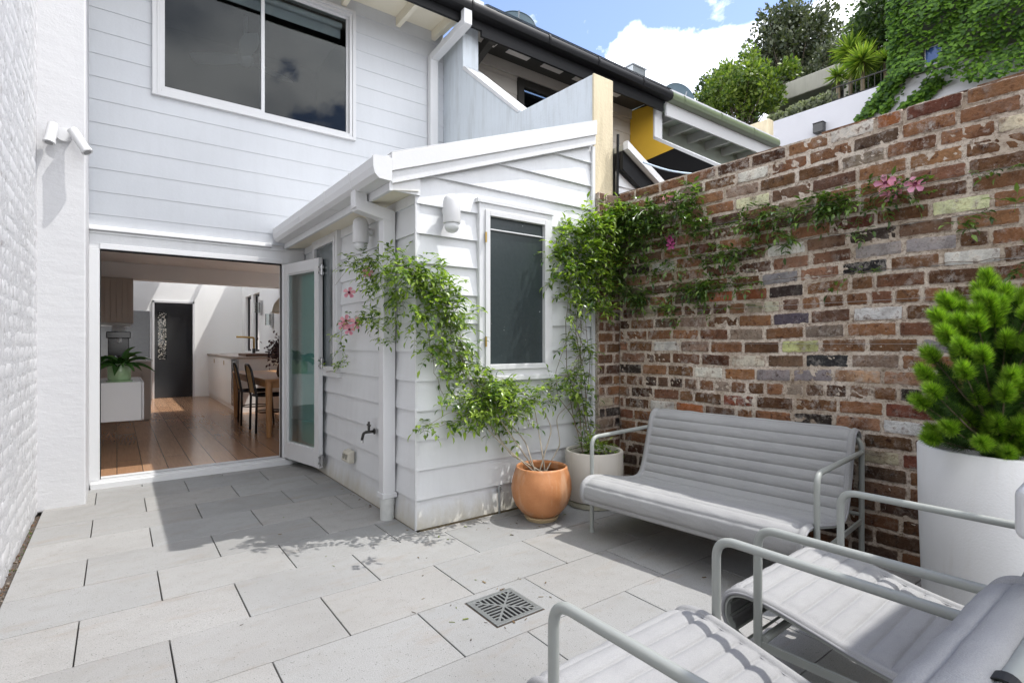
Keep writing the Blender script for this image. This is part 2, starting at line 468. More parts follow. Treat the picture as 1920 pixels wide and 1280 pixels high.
# pier that closes the wall against the annexe
P3 = lambda u, out, z: (u, 3.03-out, z)
brickwork(bw, 3.13, 3.385, 2.43-NR*pit, 2.43, P3, pit, .195, gap=.0125, rough=.0065, color=lambda u, z, r, k: tuple(x*.9 for x in brick_col(99, z, r, k)), rnd=random.Random(5))
# mortar bed with its own relief
bw.cur = 1; bw.c = (1, 1, 1)
ny, nz_ = 300, 160
gr = []
for j in range(nz_+1):
    z = -.02+(2.445+.02)*j/nz_; row = []
    for i in range(ny+1):
        y = -1.6+4.62*i/ny
        row.append((XW-.0015-.0035*noise.noise(Vector((y*28, z*34, 1)))-.003*noise.noise(Vector((y*70, z*75, 4))), y, z))
    gr.append(row)
bw.sheet(gr)
bw.add([(XW, -1.6, 2.445), (XW+.22, -1.6, 2.445), (XW+.22, 3.1, 2.43), (XW, 3.1, 2.43), (XW+.22, -1.6, -.02), (XW+.22, 3.1, -.02)], [(0, 1, 2, 3), (1, 4, 5, 2)])
bw.add([(XW, -1.6, -.02), (XW+.22, -1.6, -.02), (XW+.22, -1.6, 2.445), (XW, -1.6, 2.445)], [(0, 1, 2, 3)])
bw.box(3.135, 3.40, 3.035, 3.10, -.02, 2.42)
# laid-flat top course seen end-on
bw.cur = 0
rr = random.Random(4); y = -1.6
while y < 3.0:
    L = .225*rr.uniform(.9, 1.05); bw.c = tuple(x*.85 for x in brick_col(99, 2, rr, 0))
    bw.box(XW+.012, XW+.11, y, y+L, 2.35, 2.452+rr.uniform(-.004, .008)+.007*math.sin(y*2.1)); y += L+.012
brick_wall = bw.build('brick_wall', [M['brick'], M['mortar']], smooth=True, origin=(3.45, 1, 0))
brick_wall.data.set_sharp_from_angle(angle=R(40))
tag(brick_wall, 'tall weathered recycled brick wall with patches of white and pale yellow paint behind the sofa', 'wall')

# left boundary wall, painted brick
lw = MB(); XL = -.462
L3 = lambda u, out, z: (XL+out*.5, u, z)
brickwork(lw, -1.8, 5.09, -.02, 6.6, L3, .086, .23, gap=.010, nu=4, nz=2, jit=.0022, rnd=random.Random(8), rough=.005)
lw.cur = 1; gr = []
for j in range(0, 331):
    z = -.02+6.64*j/330; row = []
    for i in range(0, 201):
        y = -1.8+6.9*i/200
        row.append((XL+.0025+.004*noise.noise(Vector((y*22, z*26, 2))), y, z))
    gr.append(row)
lw.sheet(gr)
lw.add([(XL, -1.8, -.02), (XL-.23, -1.8, -.02), (XL-.23, -1.8, 6.6), (XL, -1.8, 6.6)], [(0, 1, 2, 3)])
lw.add([(XL, -1.8, 6.6), (XL-.23, -1.8, 6.6), (XL-.23, 5.3, 6.6), (XL, 5.3, 6.6)], [(0, 1, 2, 3)])
lo = lw.build('painted_brick_wall', [M['pbrick'], M['pmortar']], smooth=True, origin=(XL, 2, 0))
lo.data.set_sharp_from_angle(angle=R(50))
tag(lo, 'tall white painted brick boundary wall running along the left of the patio', 'wall')

# rendered pier at the house corner
def mk_render():
    m = NT('rough_render'); v = m.coord('Object')
    n1 = m.noise(m.coord('Object', (1, 1, 2.2)), 7, 6, .65); n2 = m.noise(v, 60, 4, .7); n3 = m.noise(v, 1.5, 3)
    c = m.ramp(n3, [(.3, (.53, .53, .54)), (.7, (.565, .565, .57))])
    m.bsdf(c, .5, m.bump(m.math('ADD', m.math('MULTIPLY', n1, 2.2), m.math('MULTIPLY', n2, .5)), .0022, .8), spec=.4); return m.mat
M['rough_render'] = mk_render()
pr_ = MB(); pr_.box(-.70, -.185, 5.08, 5.66, -.02, 6.6)
tag(pr_.build('rendered_pier', M['rough_render'], bevel=.012, origin=(-.3, 5.3, 0)), 'white rendered pier at the corner between the painted brick wall and the house', 'pier')
# moss and dirt strip in the joint at the wall foot
ms = MB(); rm = random.Random(2)
for i in range(260):
    y = rm.uniform(.9, 4.95); x = rm.uniform(XL+.004, XL+.034); s = rm.uniform(.003, .008)
    ms.c = rm.choice([(.10, .06, .035), (.06, .045, .03), (.16, .09, .05), (.07, .11, .03), (.2, .17, .14)])
    ms.obox((x, y, -.012+rm.uniform(-.01, .012)), (rm.random(), rm.random(), .2), (-.3, rm.random()+.2, .1), (0, 0, 1), s, s*1.5, s*.7)
mm = NT('debris'); ma = mm.new('ShaderNodeAttribute', attribute_name='Col'); mm.bsdf(ma.outputs['Color'], .95, spec=.2); M['debris'] = mm.mat
tag(ms.build('debris', M['debris']), kind='stuff')

lt = MB(); rl_ = random.Random(19)
for i in range(90):
    k = rl_.random()
    if k < .35: x, y = 1.416+rl_.gauss(0, .16), 1.96+rl_.gauss(0, .14)
    elif k < .6: x, y = 2.1+rl_.gauss(0, .35), 2.85+rl_.gauss(0, .12)
    elif k < .75: x, y = 1.50+rl_.uniform(-.03, .0), rl_.uniform(3.1, 5.0)
    else: x, y = rl_.uniform(.2, 2.6), rl_.uniform(1.2, 4.6)
    if y > 3.03 and x > 1.5: continue
    if y > 2.99 and x > 1.5: y = 2.95
    a = rl_.uniform(0, 6.28); L = rl_.uniform(.006, .026); lt.c = rl_.choice([(.12, .08, .045), (.20, .15, .08), (.07, .05, .035), (.14, .17, .05)])
    lt.obox((x, y, .0035), (math.cos(a), math.sin(a), rl_.uniform(-.08, .08)), (-math.sin(a), math.cos(a), 0), (0, 0, 1), L, L*rl_.choice((.12, .35)), .0015)
tag(lt.build('leaf_litter', M['debris']), kind='stuff')
# ---------------------------------------------------------------- weatherboards
def clip(poly, f):
    out = []
    for i in range(len(poly)):
        a, b = poly[i], poly[(i+1) % len(poly)]; fa, fb = f(a), f(b)
        if fa >= 0: out.append(a)
        if (fa >= 0) != (fb >= 0):
            t = fa/(fa-fb); out.append((a[0]+(b[0]-a[0])*t, a[1]+(b[1]-a[1])*t))
    return out
def boards(mb, to3, u0, u1, rows, holes=(), lo=.022, hi=.006, clipf=None, lip=.0):
    """to3(u, out, z)"""
    for (z0, z1) in rows:
        cuts = sorted({z0, z1}|{h[k] for h in holes for k in (2, 3) if z0 < h[k] < z1})
        for a, b in zip(cuts[:-1], cuts[1:]):
            segs = [(u0, u1)]
            for (h0, h1, hz0, hz1) in holes:
                if hz0 <= a+1e-6 and hz1 >= b-1e-6:
                    ns = []
                    for (s, e) in segs:
                        if h1 <= s or h0 >= e: ns.append((s, e)); continue
                        if h0 > s: ns.append((s, h0))
                        if h1 < e: ns.append((h1, e))
                    segs = ns
            for (s, e) in segs:
                poly = [(s, a), (e, a), (e, b), (s, b)]
                for cf in ([clipf] if callable(clipf) else (clipf or [])): poly = clip(poly, cf)
                if len(poly) < 3: continue
                off = lambda z: lo+(hi-lo)*(z-z0)/(z1-z0)
                mb.add([to3(p[0], off(p[1]), p[1]) for p in poly], [tuple(range(len(poly)))])
                bot = [p for p in poly if abs(p[1]-z0) < 1e-6]
                if len(bot) == 2:
                    s2, e2 = bot[0][0], bot[1][0]
                    mb.add([to3(s2, lo, z0), to3(e2, lo, z0), to3(e2, -.002, z0), to3(s2, -.002, z0)], [(0, 1, 2, 3)])
                # ends
                for q in (0, 1):
                    uu = min(p[0] for p in poly) if q == 0 else max(p[0] for p in poly)
                    zz = [p[1] for p in poly if abs(p[0]-uu) < 1e-6]
                    if len(zz) == 2:
                        mb.add([to3(uu, off(zz[0]), zz[0]), to3(uu, off(zz[1]), zz[1]), to3(uu, -.004, zz[1]), to3(uu, -.004, zz[0])], [(0, 1, 2, 3)])

YF = 5.6
# ================================================================= HOUSE
house = thing('house', 'two storey white weatherboard house with wide open doorway and large sliding window above', 'house', (1.4, 5.6, 0))
w = MB()
rowsF = [(2.165, 2.272)]+[(2.272+.1903*i, 2.272+.1903*(i+1)) for i in range(14)]
WIN = (.257, 2.045, 3.38, 4.74)
boards(w, lambda u, o, z: (u, YF-o, z), -.185, 3.14, rowsF, [WIN], lo=.009, hi=.0035)
w.build('weatherboard', M['siding_main'], house)
c = MB()
def slab_holes(mb, x0, x1, z0, z1, y0, y1, holes):
    xs = sorted({x0, x1}|{h[i] for h in holes for i in (0, 1)}); zs = sorted({z0, z1}|{h[i] for h in holes for i in (2, 3)})
    for i in range(len(xs)-1):
        for j in range(len(zs)-1):
            cx, cz = (xs[i]+xs[i+1])/2, (zs[j]+zs[j+1])/2
            if any(h[0] < cx < h[1] and h[2] < cz < h[3] for h in holes): continue
            mb.box(xs[i], xs[i+1], y0, y1, zs[j], zs[j+1])
DOOR = (-.115, 1.315, .0, 2.0)
slab_holes(c, -.6, 3.14, -.02, 5.1, YF+.004, YF+.15, [(WIN[0]+.03, WIN[1]-.03, WIN[2]+.03, WIN[3]-.03), (-.15, 1.35, -.02, 2.03)])
c.build('wall', M['white_wood'], house)
# ledge flashing and door head
h = MB(); h.prism([(YF-.045, 2.150), (YF+.0, 2.185), (YF+.0, 2.13), (YF-.045, 2.138)], 'x', -.183, 1.215)
h.build('head_flashing', M['white_trim'], house)
h = MB(); h.box(-.185, 1.53, YF-.012, YF+.003, 1.985, 2.137); h.box(-.185, 1.335, YF-.022, YF-.0125, 2.11, 2.13)
h.build('door_head', M['white_wood'], house, bevel=.003)
f = MB()
f.box(-.185, -.115, YF-.02, YF+.10, .06, 1.984); f.box(1.315, 1.345, YF-.02, YF+.10, .06, 1.984); f.box(-.114, 1.314, YF-.02, YF+.10, 1.985, 2.03)
f.box(-.175, 1.4, YF-.075, YF-.021, -.015, .045); f.box(-.184, 1.345, YF-.0205, YF+.149, .0, .058)
f.box(-.114, 1.314, YF-.005, YF+.015, .059, .064); f.box(-.114, 1.314, YF+.045, YF+.060, .059, .064)
f.build('door_frame', M['white_trim'], house, bevel=.0025)
t = MB(); t.box(-.114, 1.314, YF+.018, YF+.042, .0582, .0605); t.box(-.114, 1.314, YF+.0, YF+.03, 1.972, 1.9845); t.box(-.114, -.108, YF+.0, YF+.03, .06, 1.972); t.box(1.308, 1.314, YF+.0, YF+.03, .06, 1.972)
t.build('door_track', M['black_paint'], house)
# bifold leaves
def leaf(name, a, b, pane_mat, side=1, label=None):
    a = Vector((*a, 0)); b = Vector((*b, 0)); d = (b-a).normalized(); nrm = Vector((-d.y, d.x, 0)); L = (b-a).length; th = .038
    z0, z1 = .065, 1.975
    def bx(mb, s0, s1, q0, q1, t0=0, t1=th):
        mb.obox(a+d*(s0+s1)/2+nrm*(t0+t1)/2+Vector((0, 0, (q0+q1)/2)), d, nrm, (0, 0, 1), s1-s0, t1-t0, q1-q0)
    fr = MB(); S = .088
    bx(fr, 0, S, z0, z1); bx(fr, L-S, L, z0, z1); bx(fr, S, L-S, z0, z0+.16); bx(fr, S, L-S, z1-.10, z1)
    fo = fr.build(name, M['white_trim'], house, bevel=.003)
    bd = MB()
    for (s0, s1, q0, q1) in ((S, S+.012, z0+.16, z1-.1), (L-S-.012, L-S, z0+.16, z1-.1), (S+.012, L-S-.012, z0+.16, z0+.172), (S+.012, L-S-.012, z1-.112, z1-.1)):
        bx(bd, s0, s1, q0, q1, .010, .030)
    bd.build('glazing_bead', M['white_trim'], fo)
    pn = MB(); bx(pn, S+.004, L-S-.004, z0+.164, z1-.104, .018, .024); pn.build('pane', pane_mat, fo)
    return fo
d1 = leaf('bifold_door', (1.325, 5.595), (1.467, 4.895), M['glass_clear'])
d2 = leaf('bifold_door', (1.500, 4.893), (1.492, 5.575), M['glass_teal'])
tag(d1, 'front white framed glass leaf of the folded door'); tag(d2, 'rear folded door leaf against the annexe wall, teal tinted, bright reflection painted in')
hg = MB()
for z in (.14, 1.02, 1.86):
    hg.box(1.470, 1.496, 4.868, 4.884, z-.05, z+.05); hg.tube([(1.483, 4.862, z-.045), (1.483, 4.862, z+.045)], .008, 10)
    hg.box(1.458, 1.508, 4.876, 4.891, z+.018, z+.034); hg.box(1.458, 1.508, 4.876, 4.891, z-.034, z-.018)
hg.each('hinge', M['steel'], d1)
# upper window
wf = MB(); x0, x1, z0, z1 = WIN
def ringframe(mb, x0, x1, z0, z1, wd, y0, y1):
    mb.box(x0, x0+wd, y0, y1, z0, z1); mb.box(x1-wd, x1, y0, y1, z0, z1); mb.box(x0+wd, x1-wd, y0, y1, z0, z0+wd); mb.box(x0+wd, x1-wd, y0, y1, z1-wd, z1)
ringframe(wf, x0-.012, x1+.012, z0-.012, z1+.012, .034, YF-.042, YF-.0)
ringframe(wf, x0+.023, x1-.023, z0+.023, z1-.023, .03, YF-.03, YF+.06)
wo = wf.build('window_frame', M['white_trim'], house, bevel=.003)
s1 = MB(); ringframe(s1, x0+.05, 1.155, z0+.05, z1-.05, .032, YF-.02, YF+.008); s1.build('window_sash', M['white_trim'], wo, bevel=.002)
s2 = MB(); ringframe(s2, 1.125, x1-.05, z0+.05, z1-.05, .026, YF+.012, YF+.038); s2.build('window_sash', M['white_trim'], wo, bevel=.002)
pn = MB(); pn.box(x0+.08, 1.125, YF-.008, YF-.003, z0+.08, z1-.08); pn.build('pane', M['glass_dark'], wo)
pn = MB(); pn.box(1.150, x1-.075, YF+.022, YF+.027, z0+.075, z1-.075); pn.build('pane', M['glass_dark'], wo)
bl = MB(); bl.tube([(x0+.1, YF+.10, 4.62), (x1-.1, YF+.10, 4.62)], .03, 12); bl.box(x0+.1, x1-.1, YF+.13, YF+.14, 4.50, 4.62); bl.build('roller_blind', M['white_trim'], wo)
# upper room behind the window
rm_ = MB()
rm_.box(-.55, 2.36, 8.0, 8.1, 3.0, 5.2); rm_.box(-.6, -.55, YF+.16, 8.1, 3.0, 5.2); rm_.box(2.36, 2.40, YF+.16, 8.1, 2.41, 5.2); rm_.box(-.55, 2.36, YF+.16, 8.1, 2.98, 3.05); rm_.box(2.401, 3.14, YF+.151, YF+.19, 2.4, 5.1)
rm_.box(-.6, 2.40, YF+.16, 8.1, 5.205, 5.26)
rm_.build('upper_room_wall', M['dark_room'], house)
# eave
e = MB(); e.box(-.7, 3.14, 5.03, YF-.001, 4.885, 4.90); e.build('soffit', M['cream'], house)
e = MB()
for x in [.05+.62*i for i in range(5)]+[2.98]:
    e.box(x, x+.05, 5.03, YF-.002, 4.78, 4.884)
e.each('rafter', M['cream'], house)
e = MB(); e.box(-.7, 3.3, 4.995, 5.029, 4.72, 4.90); e.build('fascia', M['black_paint'], house)
def gutter_prof(y, z, s=1):
    return [(y, z), (y-.012*s, z+.004), (y-.10*s, z-.0), (y-.118*s, z-.03), (y-.122*s, z-.075), (y-.105*s, z-.115), (y-.07*s, z-.128), (y-.0*s, z-.128)]
e = MB(); e.prism(gutter_prof(4.994, 4.945), 'x', -.7, 3.42)
for x in (.6, 1.9, 3.1): e.prism([(p[0]-.004, p[1]-.002) for p in gutter_prof(4.996, 4.952, 1.05)], 'x', x, x+.02)
e.build('gutter', M['black_paint'], house, auto=40)
e = MB(); e.add([(-.7, 4.88, 4.96), (3.25, 4.88, 4.96), (3.25, 6.3, 5.52), (-.7, 6.3, 5.52), (-.7, 4.88, 4.92), (3.25, 4.88, 4.92), (3.25, 6.3, 5.48), (-.7, 6.3, 5.48)],
                [(0, 1, 2, 3), (7, 6, 5, 4), (0, 4, 5, 1), (1, 5, 6, 2), (2, 6, 7, 3), (3, 7, 4, 0)])
e.build('roof', M['galv'], house)
# downpipe from the black gutter: outlet, long offset, drop
dp = MB()
a = Vector((3.055, 4.93, 4.82)); b = Vector((3.055, 4.93, 4.66)); c_ = Vector((2.975, 5.545, 4.52)); d_ = Vector((2.975, 5.545, 2.95))
dp.bar(a+Vector((0, 0, .0)), b, .10, .075, (0, 1, 0)); dp.bar(b+Vector((0, -.02, .03)), c_+Vector((0, .02, .01)), .098, .078, (0, 0, 1)); dp.bar(c_+Vector((0, 0, .05)), d_, .102, .076, (0, 1, 0))
dp.build('downpipe', M['white_wood'], house, bevel=.006)

# ---- interior of the ground floor, part of the house
def slab_xy(mb, x0, x1, y0, y1, z0, z1, holes):
    xs = sorted({x0, x1}|{h[i] for h in holes for i in (0, 1)}); ys = sorted({y0, y1}|{h[i] for h in holes for i in (2, 3)})
    for i in range(len(xs)-1):
        for j in range(len(ys)-1):
            cx, cy = (xs[i]+xs[i+1])/2, (ys[j]+ys[j+1])/2
            if any(h[0] < cx < h[1] and h[2] < cy < h[3] for h in holes): continue
            mb.box(xs[i], xs[i+1], ys[j], ys[j+1], z0, z1)

def mk_oak():
    m = NT('oak_floor'); v = m.coord('Object')
    br = m.new('ShaderNodeTexBrick'); br.offset = .37; br.inputs['Scale'].default_value = 1; br.inputs['Brick Width'].default_value = 1.9; br.inputs['Row Height'].default_value = .19
    br.inputs['Mortar Size'].default_value = .003; br.inputs['Bias'].default_value = -.1; br.inputs['Mortar Smooth'].default_value = .1
    br.inputs['Color1'].default_value = (.46, .27, .155, 1); br.inputs['Color2'].default_value = (.36, .20, .11, 1); br.inputs['Mortar'].default_value = (.05, .03, .02, 1)
    mp = m.new('ShaderNodeMapping'); mp.inputs['Rotation'].default_value = (0, 0, R(90)); tc = m.new('ShaderNodeTexCoord'); m.link(tc.outputs['Object'], mp.inputs[0]); m.link(mp.outputs[0], br.inputs['Vector'])
    gr = m.noise(m.coord('Object', (26, 1.6, 1)), 2.2, 6, .7)
    c = m.mix(m.ramp(gr, [(.35, 0), (.7, .35)]), br.outputs['Color'], (.16, .085, .045))
    m.bsdf(c, .2, spec=.5); return m.mat
M['oak'] = mk_oak()
fl = MB(); fl.box(-.5, 3.3, YF+.1495, 16.0, .02, .052); tag(fl.build('floor', M['oak']), kind='structure')
M['int_wall'] = m_paint('int_wall', (.86, .83, .80), .6, .02); _m = NT('opal_sheet'); _t = _m.new('ShaderNodeBsdfTranslucent'); _t.inputs[0].default_value = (.8, .8, .8, 1); _d = _m.new('ShaderNodeBsdfDiffuse'); _d.inputs[0].default_value = (.85, .85, .85, 1); _x = _m.new('ShaderNodeMixShader'); _x.inputs[0].default_value = .45; _m.link(_t.outputs[0], _x.inputs[1]); _m.link(_d.outputs[0], _x.inputs[2]); _m.link(_x.outputs[0], _m.out.inputs[0]); M['opal_sheet'] = _m.mat
M['int_white'] = m_paint('int_white', (.82, .82, .80), .6, .02)
iw = MB()
iw.box(-.56, -.5, YF+.155, 9.6, .0, 2.36); iw.box(3.3, 3.36, YF+.155, 9.6, 0, .95); iw.box(3.3, 3.36, 9.35, 9.6, .951, 2.34)  # right wall kept low: unseen opening added to let daylight in
iw.each('interior_wall', M['int_wall'], house)
iw = MB(); slab_xy(iw, -.56, 3.36, YF+.155, 9.6, 2.345, 2.40, [(2.60, 3.29, 6.3, 9.3)]); iw.build('ceiling', M['int_wall'], house)  # unseen roof opening added to brighten the dining room
iw = MB(); iw.box(-.5, 3.3, 9.35, 9.6, 2.12, 2.344); iw.box(2.27, 3.3, 9.37, 9.59, .052, 2.119); iw.build('header_beam', M['int_wall'], house)
iw = MB()
iw.box(-.56, -.5, 9.61, 13.3, 0, 3.1); 
slab_holes(iw, -.5, 3.3, .052, 3.1, 13.2, 13.32, [(.62, 1.30, .05, 2.04)])
# right kitchen wall with two tall windows (x = 2.25)
ys = [9.61, 11.35, 11.85, 12.12, 12.62, 13.199]
iw.box(2.25, 2.34, 9.61, 13.199, .052, 1.02); iw.box(2.25, 2.34, 9.61, 13.199, 2.2, 3.1)
for (a, b) in ((9.61, 11.35), (11.95, 12.15), (12.75, 13.199)): iw.box(2.25, 2.34, a, b, 1.021, 2.199)
iw.box(-.5, 3.3, 9.5, 9.6, 2.401, 3.1)
iw.build('kitchen_wall', M['int_white'], house)
iw = MB()   # kitchen ceiling with skylights, sheet made translucent to brighten the rooms
xs = [(-.5, 1.35), (2.24, 2.4)]
iw.box(-.5, -.1, 9.6, 13.3, 3.1, 3.16); iw.box(-.1, 1.0, 11.2, 13.3, 3.1, 3.16); iw.box(2.24, 3.3, 9.6, 13.3, 3.1, 3.16); iw.box(-.1, 2.24, 9.6, 9.75, 3.1, 3.16); iw.box(1.0, 1.05, 9.75, 10.45, 3.1, 3.16); iw.box(1.0, 1.7, 10.45, 12.5, 3.1, 3.16)
iw.box(1.0, 2.24, 13.1, 13.3, 3.1, 3.16); iw.box(1.70, 1.76, 10.45, 13.1, 3.1, 3.16)
iw.build('skylight_ceiling', M['opal_sheet'], house)
iw = MB(); # door lining, dark hall beyond
iw.box(.585, .62, 13.17, 13.33, .052, 2.08); iw.box(1.30, 1.335, 13.17, 13.33, .052, 2.08); iw.box(.585, 1.335, 13.17, 13.33, 2.041, 2.08); iw.build('door_lining', M['white_trim'], house)
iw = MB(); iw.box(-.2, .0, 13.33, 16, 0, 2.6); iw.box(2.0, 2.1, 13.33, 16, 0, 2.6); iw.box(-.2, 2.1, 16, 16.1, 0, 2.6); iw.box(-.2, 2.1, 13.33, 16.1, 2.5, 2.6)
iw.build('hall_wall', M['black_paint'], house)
iw = MB()
for (a, b) in ((11.35, 11.95), (12.15, 12.75)):
    iw.box(2.30, 2.33, a, a+.05, 1.03, 2.19); iw.box(2.30, 2.33, b-.05, b, 1.03, 2.19); iw.box(2.30, 2.33, a, b, 1.03, 1.07); iw.box(2.30, 2.33, a, b, 2.15, 2.19)
iw.build('kitchen_window', M['black_paint'], house)

# ================================================================= ANNEXE
XE, YE = 1.535, 3.09
ann = thing('annexe', 'low white weatherboard annexe with sloping roof and tall frosted window beside the brick wall', 'annexe', (2.3, 4.2, 0))
HOLE = (2.005, 2.655, .975, 2.16)
rowsE = [(.004, .192)]+[(.192+.1903*i, .192+.1903*(i+1)) for i in range(15)]
top = lambda x: 2.334+(x-1.30)*.359-.115
w = MB()
boards(w, lambda u, o, z: (u, YE+.022-o, z), XE-.0, 3.135, rowsE, [HOLE], lo=.034, hi=.010, clipf=lambda p: top(p[0])-p[1])
w.build('weatherboard', M['siding_ext'], ann)
HS = (4.52, 5.20, .93, 2.15)
w = MB()
boards(w, lambda u, o, z: (XE+.022-o, u, z), YE, 5.6, [r for r in rowsE if r[0] < 2.1], [HS], lo=.028, hi=.012, clipf=lambda p: 2.20-p[1])
w.build('weatherboard', M['siding_ext'], ann)
cr = MB(); cr.box(XE+.023, XE+.14, YE+.024, 5.6, 0, 2.18)
for (a, b, z0, z1) in ((XE+.14, 2.005, 0, 2.3), (2.655, 3.14, 0, 2.5), (2.005, 2.655, 0, .975), (2.005, 2.655, 2.16, 2.36)): cr.box(a, b, YE+.024, YE+.12, z0, z1)
cr.build('wall', M['siding_ext'], ann)
ct = MB(); ct.box(3.096, 3.128, YE-.03, YE-.0095, 0, 2.80); ct.box(XE-.008, XE+.006, YE-.009, YE+.006, 0, 2.16)
ct.each('corner_trim', M['white_wood'], ann, bevel=.002)
# plinth line
pl = MB(); pl.box(XE+.004, 3.13, YE+.002, YE+.03, -.03, .006); pl.box(XE+.002, XE+.03, YE+.002, 5.55, -.03, .006); pl.build('plinth', m_plain('plinth_timber', (.30, .24, .14), .8), ann)
# roof sheet, barge and eave fascia
sl = .359; yb, yfz = 3.045, 5.59
rf = MB()
def rz(x): return 2.334+(x-1.30)*sl
rf.add([(1.29, yb, rz(1.29)), (3.135, yb, rz(3.135)), (3.135, yfz, rz(3.135)), (1.29, yfz, rz(1.29)), (1.29, yb, rz(1.29)-.02), (3.135, yb, rz(3.135)-.02), (3.135, yfz, rz(3.135)-.02), (1.29, yfz, rz(1.29)-.02)],
       [(0, 1, 2, 3), (7, 6, 5, 4), (0, 4, 5, 1), (1, 5, 6, 2), (2, 6, 7, 3), (3, 7, 4, 0)])
rf.build('roof', M['white_trim'], ann)
bg = MB()
def raked(mb, x0, x1, t0, t1, y0, y1):
    mb.add([(x0, y0, rz(x0)+t0), (x1, y0, rz(x1)+t0), (x1, y1, rz(x1)+t0), (x0, y1, rz(x0)+t0), (x0, y0, rz(x0)+t1), (x1, y0, rz(x1)+t1), (x1, y1, rz(x1)+t1), (x0, y1, rz(x0)+t1)],
           [(0, 3, 2, 1), (4, 5, 6, 7), (0, 1, 5, 4), (1, 2, 6, 5), (2, 3, 7, 6), (3, 0, 4, 7)])
raked(bg, 1.345, 3.118, -.10, .012, 3.030, 3.044)
raked(bg, 1.345, 3.118, .0125, .018, 3.030, 3.10)
bg.build('barge_flashing', M['white_trim'], ann, bevel=.003)
bg = MB(); raked(bg, 1.352, 3.118, -.175, -.03, 3.0445, 3.064); bg.build('barge_board', M['white_wood'], ann, bevel=.003)
bg = MB(); q_ = MB(); q_.box(1.361, XE+.02, 3.066, 3.080, 2.142, 2.30); q_.build('eave_end', M['white_wood'], ann); raked(bg, XE+.02, 3.118, -.13, -.09, 3.066, 3.09); bg.build('verge_soffit', M['cream'], ann)
fs = MB(); fs.box(1.338, 1.36, 3.053, 5.59, 2.135, 2.31); fs.build('fascia', M['white_wood'], ann, bevel=.002)
fs = MB(); fs.add([(1.36, 3.053, 2.14), (1.36, 5.59, 2.14), (1.54, 5.59, 2.165), (1.54, 3.053, 2.165)], [(0, 1, 2, 3)]); fs.build('eave_soffit', M['cream'], ann)
gt = MB()
prof = [(1.336, 2.315), (1.325, 2.318), (1.236, 2.318), (1.222, 2.312), (1.222, 2.255), (1.232, 2.215), (1.258, 2.190), (1.336, 2.185)]
gt.prism(prof, 'y', 3.025, 5.54); 
gx = gt.build('gutter', M['white_trim'], ann, bevel=.002)
gj = MB()
for y in (3.42, 3.95, 4.62): gj.prism([(1.280+(p[0]-1.280)*1.035, 2.25+(p[1]-2.25)*1.04) for p in prof], 'y', y, y+.022)
gj.prism([(1.280+(p[0]-1.280)*1.05, 2.25+(p[1]-2.25)*1.06) for p in prof], 'y', 3.013, 3.03); gj.prism([(1.280+(p[0]-1.280)*1.05, 2.25+(p[1]-2.25)*1.06) for p in prof], 'y', 5.53, 5.545)
gj.each('gutter_joint', M['white_trim'], gx)
dp = MB()
dp.bar((1.285, 3.42, 2.20), (1.285, 3.42, 2.085), .085, .085, (0, 1, 0)); dp.bar((1.262, 3.42, 2.11), (1.508, 3.42, 2.06), .088, .083, (0, 0, 1)); dp.bar((1.482, 3.42, 2.10), (1.482, 3.42, .17), .088, .083, (0, 1, 0))
dpo = dp.build('downpipe', M['white_trim'], ann, bevel=.006)
so = MB(); so.box(1.43, 1.534, 3.368, 3.472, .150, .185); so.build('pipe_adaptor', M['white_wood'], dpo, bevel=.004)
so = MB(); so.lathe([(.0, -.02), (.047, -.02), (.047, .10), (.051, .102), (.051, .149), (.0, .149)], (1.482, 3.42, 0), 28); so.build('pipe_socket', m_plain('pvc', (.55, .56, .54), .4), dpo, smooth=True, auto=40)
# frosted window in the annexe front
def mk_frost():
    m = NT('frosted_glass'); v = m.coord('Object'); n = m.noise(v, 60, 3); sp = m.noise(v, 45, 1)
    c = m.ramp(n, [(.3, (.022, .032, .034)), (.7, (.030, .042, .044))])
    c = m.mix(m.ramp(sp, [(.80, 0), (.83, .5)]), c, (.6, .6, .6))
    m.bsdf(c, .32, spec=.6); return m.mat
M['frost'] = mk_frost()
wf = MB(); x0, x1, z0, z1 = 1.998, 2.662, .968, 2.168
ringframe(wf, x0, x1, z0, z1, .045, YE-.035, YE+.03)
wf.box(x0-.02, x1+.01, YE-.045, YE-.0, z1+.0, z1+.03); wf.box(x0-.02, x1+.02, YE-.05, YE+.0, z0-.035, z0-.0)
wo = wf.build('window_frame', M['white_wood'], ann, bevel=.003)
s = MB(); ringframe(s, x0+.045, x1-.045, z0+.045, z1-.045, .038, YE-.048, YE-.005); s.box(x0+.08, x1-.08, YE-.03, YE-.018, 1.99, 2.0); s.build('window_sash', M['white_trim'], wo, bevel=.003)
s = MB(); s.box(x0+.08, x1-.08, YE-.015, YE-.008, z0+.08, z1-.08); s.build('pane', M['frost'], wo)
s = MB()
for z in (1.21, 1.93): s.tube([(x0+.043, YE-.052, z-.035), (x0+.043, YE-.052, z+.035)], .007, 8)
s.each('hinge', M['brass'], wo)
# side window
wf = MB()
def ringframeY(mb, y0, y1, z0, z1, wd, x0, x1):
    mb.box(x0, x1, y0, y0+wd, z0, z1); mb.box(x0, x1, y1-wd, y1, z0, z1); mb.box(x0, x1, y0+wd, y1-wd, z0, z0+wd); mb.box(x0, x1, y0+wd, y1-wd, z1-wd, z1)
ringframeY(wf, 4.50, 5.22, .905, 2.17, .05, XE-.038, XE+.03)
wo = wf.build('window_frame', M['white_wood'], ann, bevel=.003)
s = MB(); ringframeY(s, 4.55, 5.17, .955, 2.12, .04, XE-.045, XE-.005); s.build('window_sash', M['white_trim'], wo, bevel=.003)
s = MB(); s.box(XE-.02, XE-.014, 4.59, 5.13, .995, 2.08); s.build('pane', m_plain('side_pane', (.10, .12, .125), .12, spec=.7), wo)

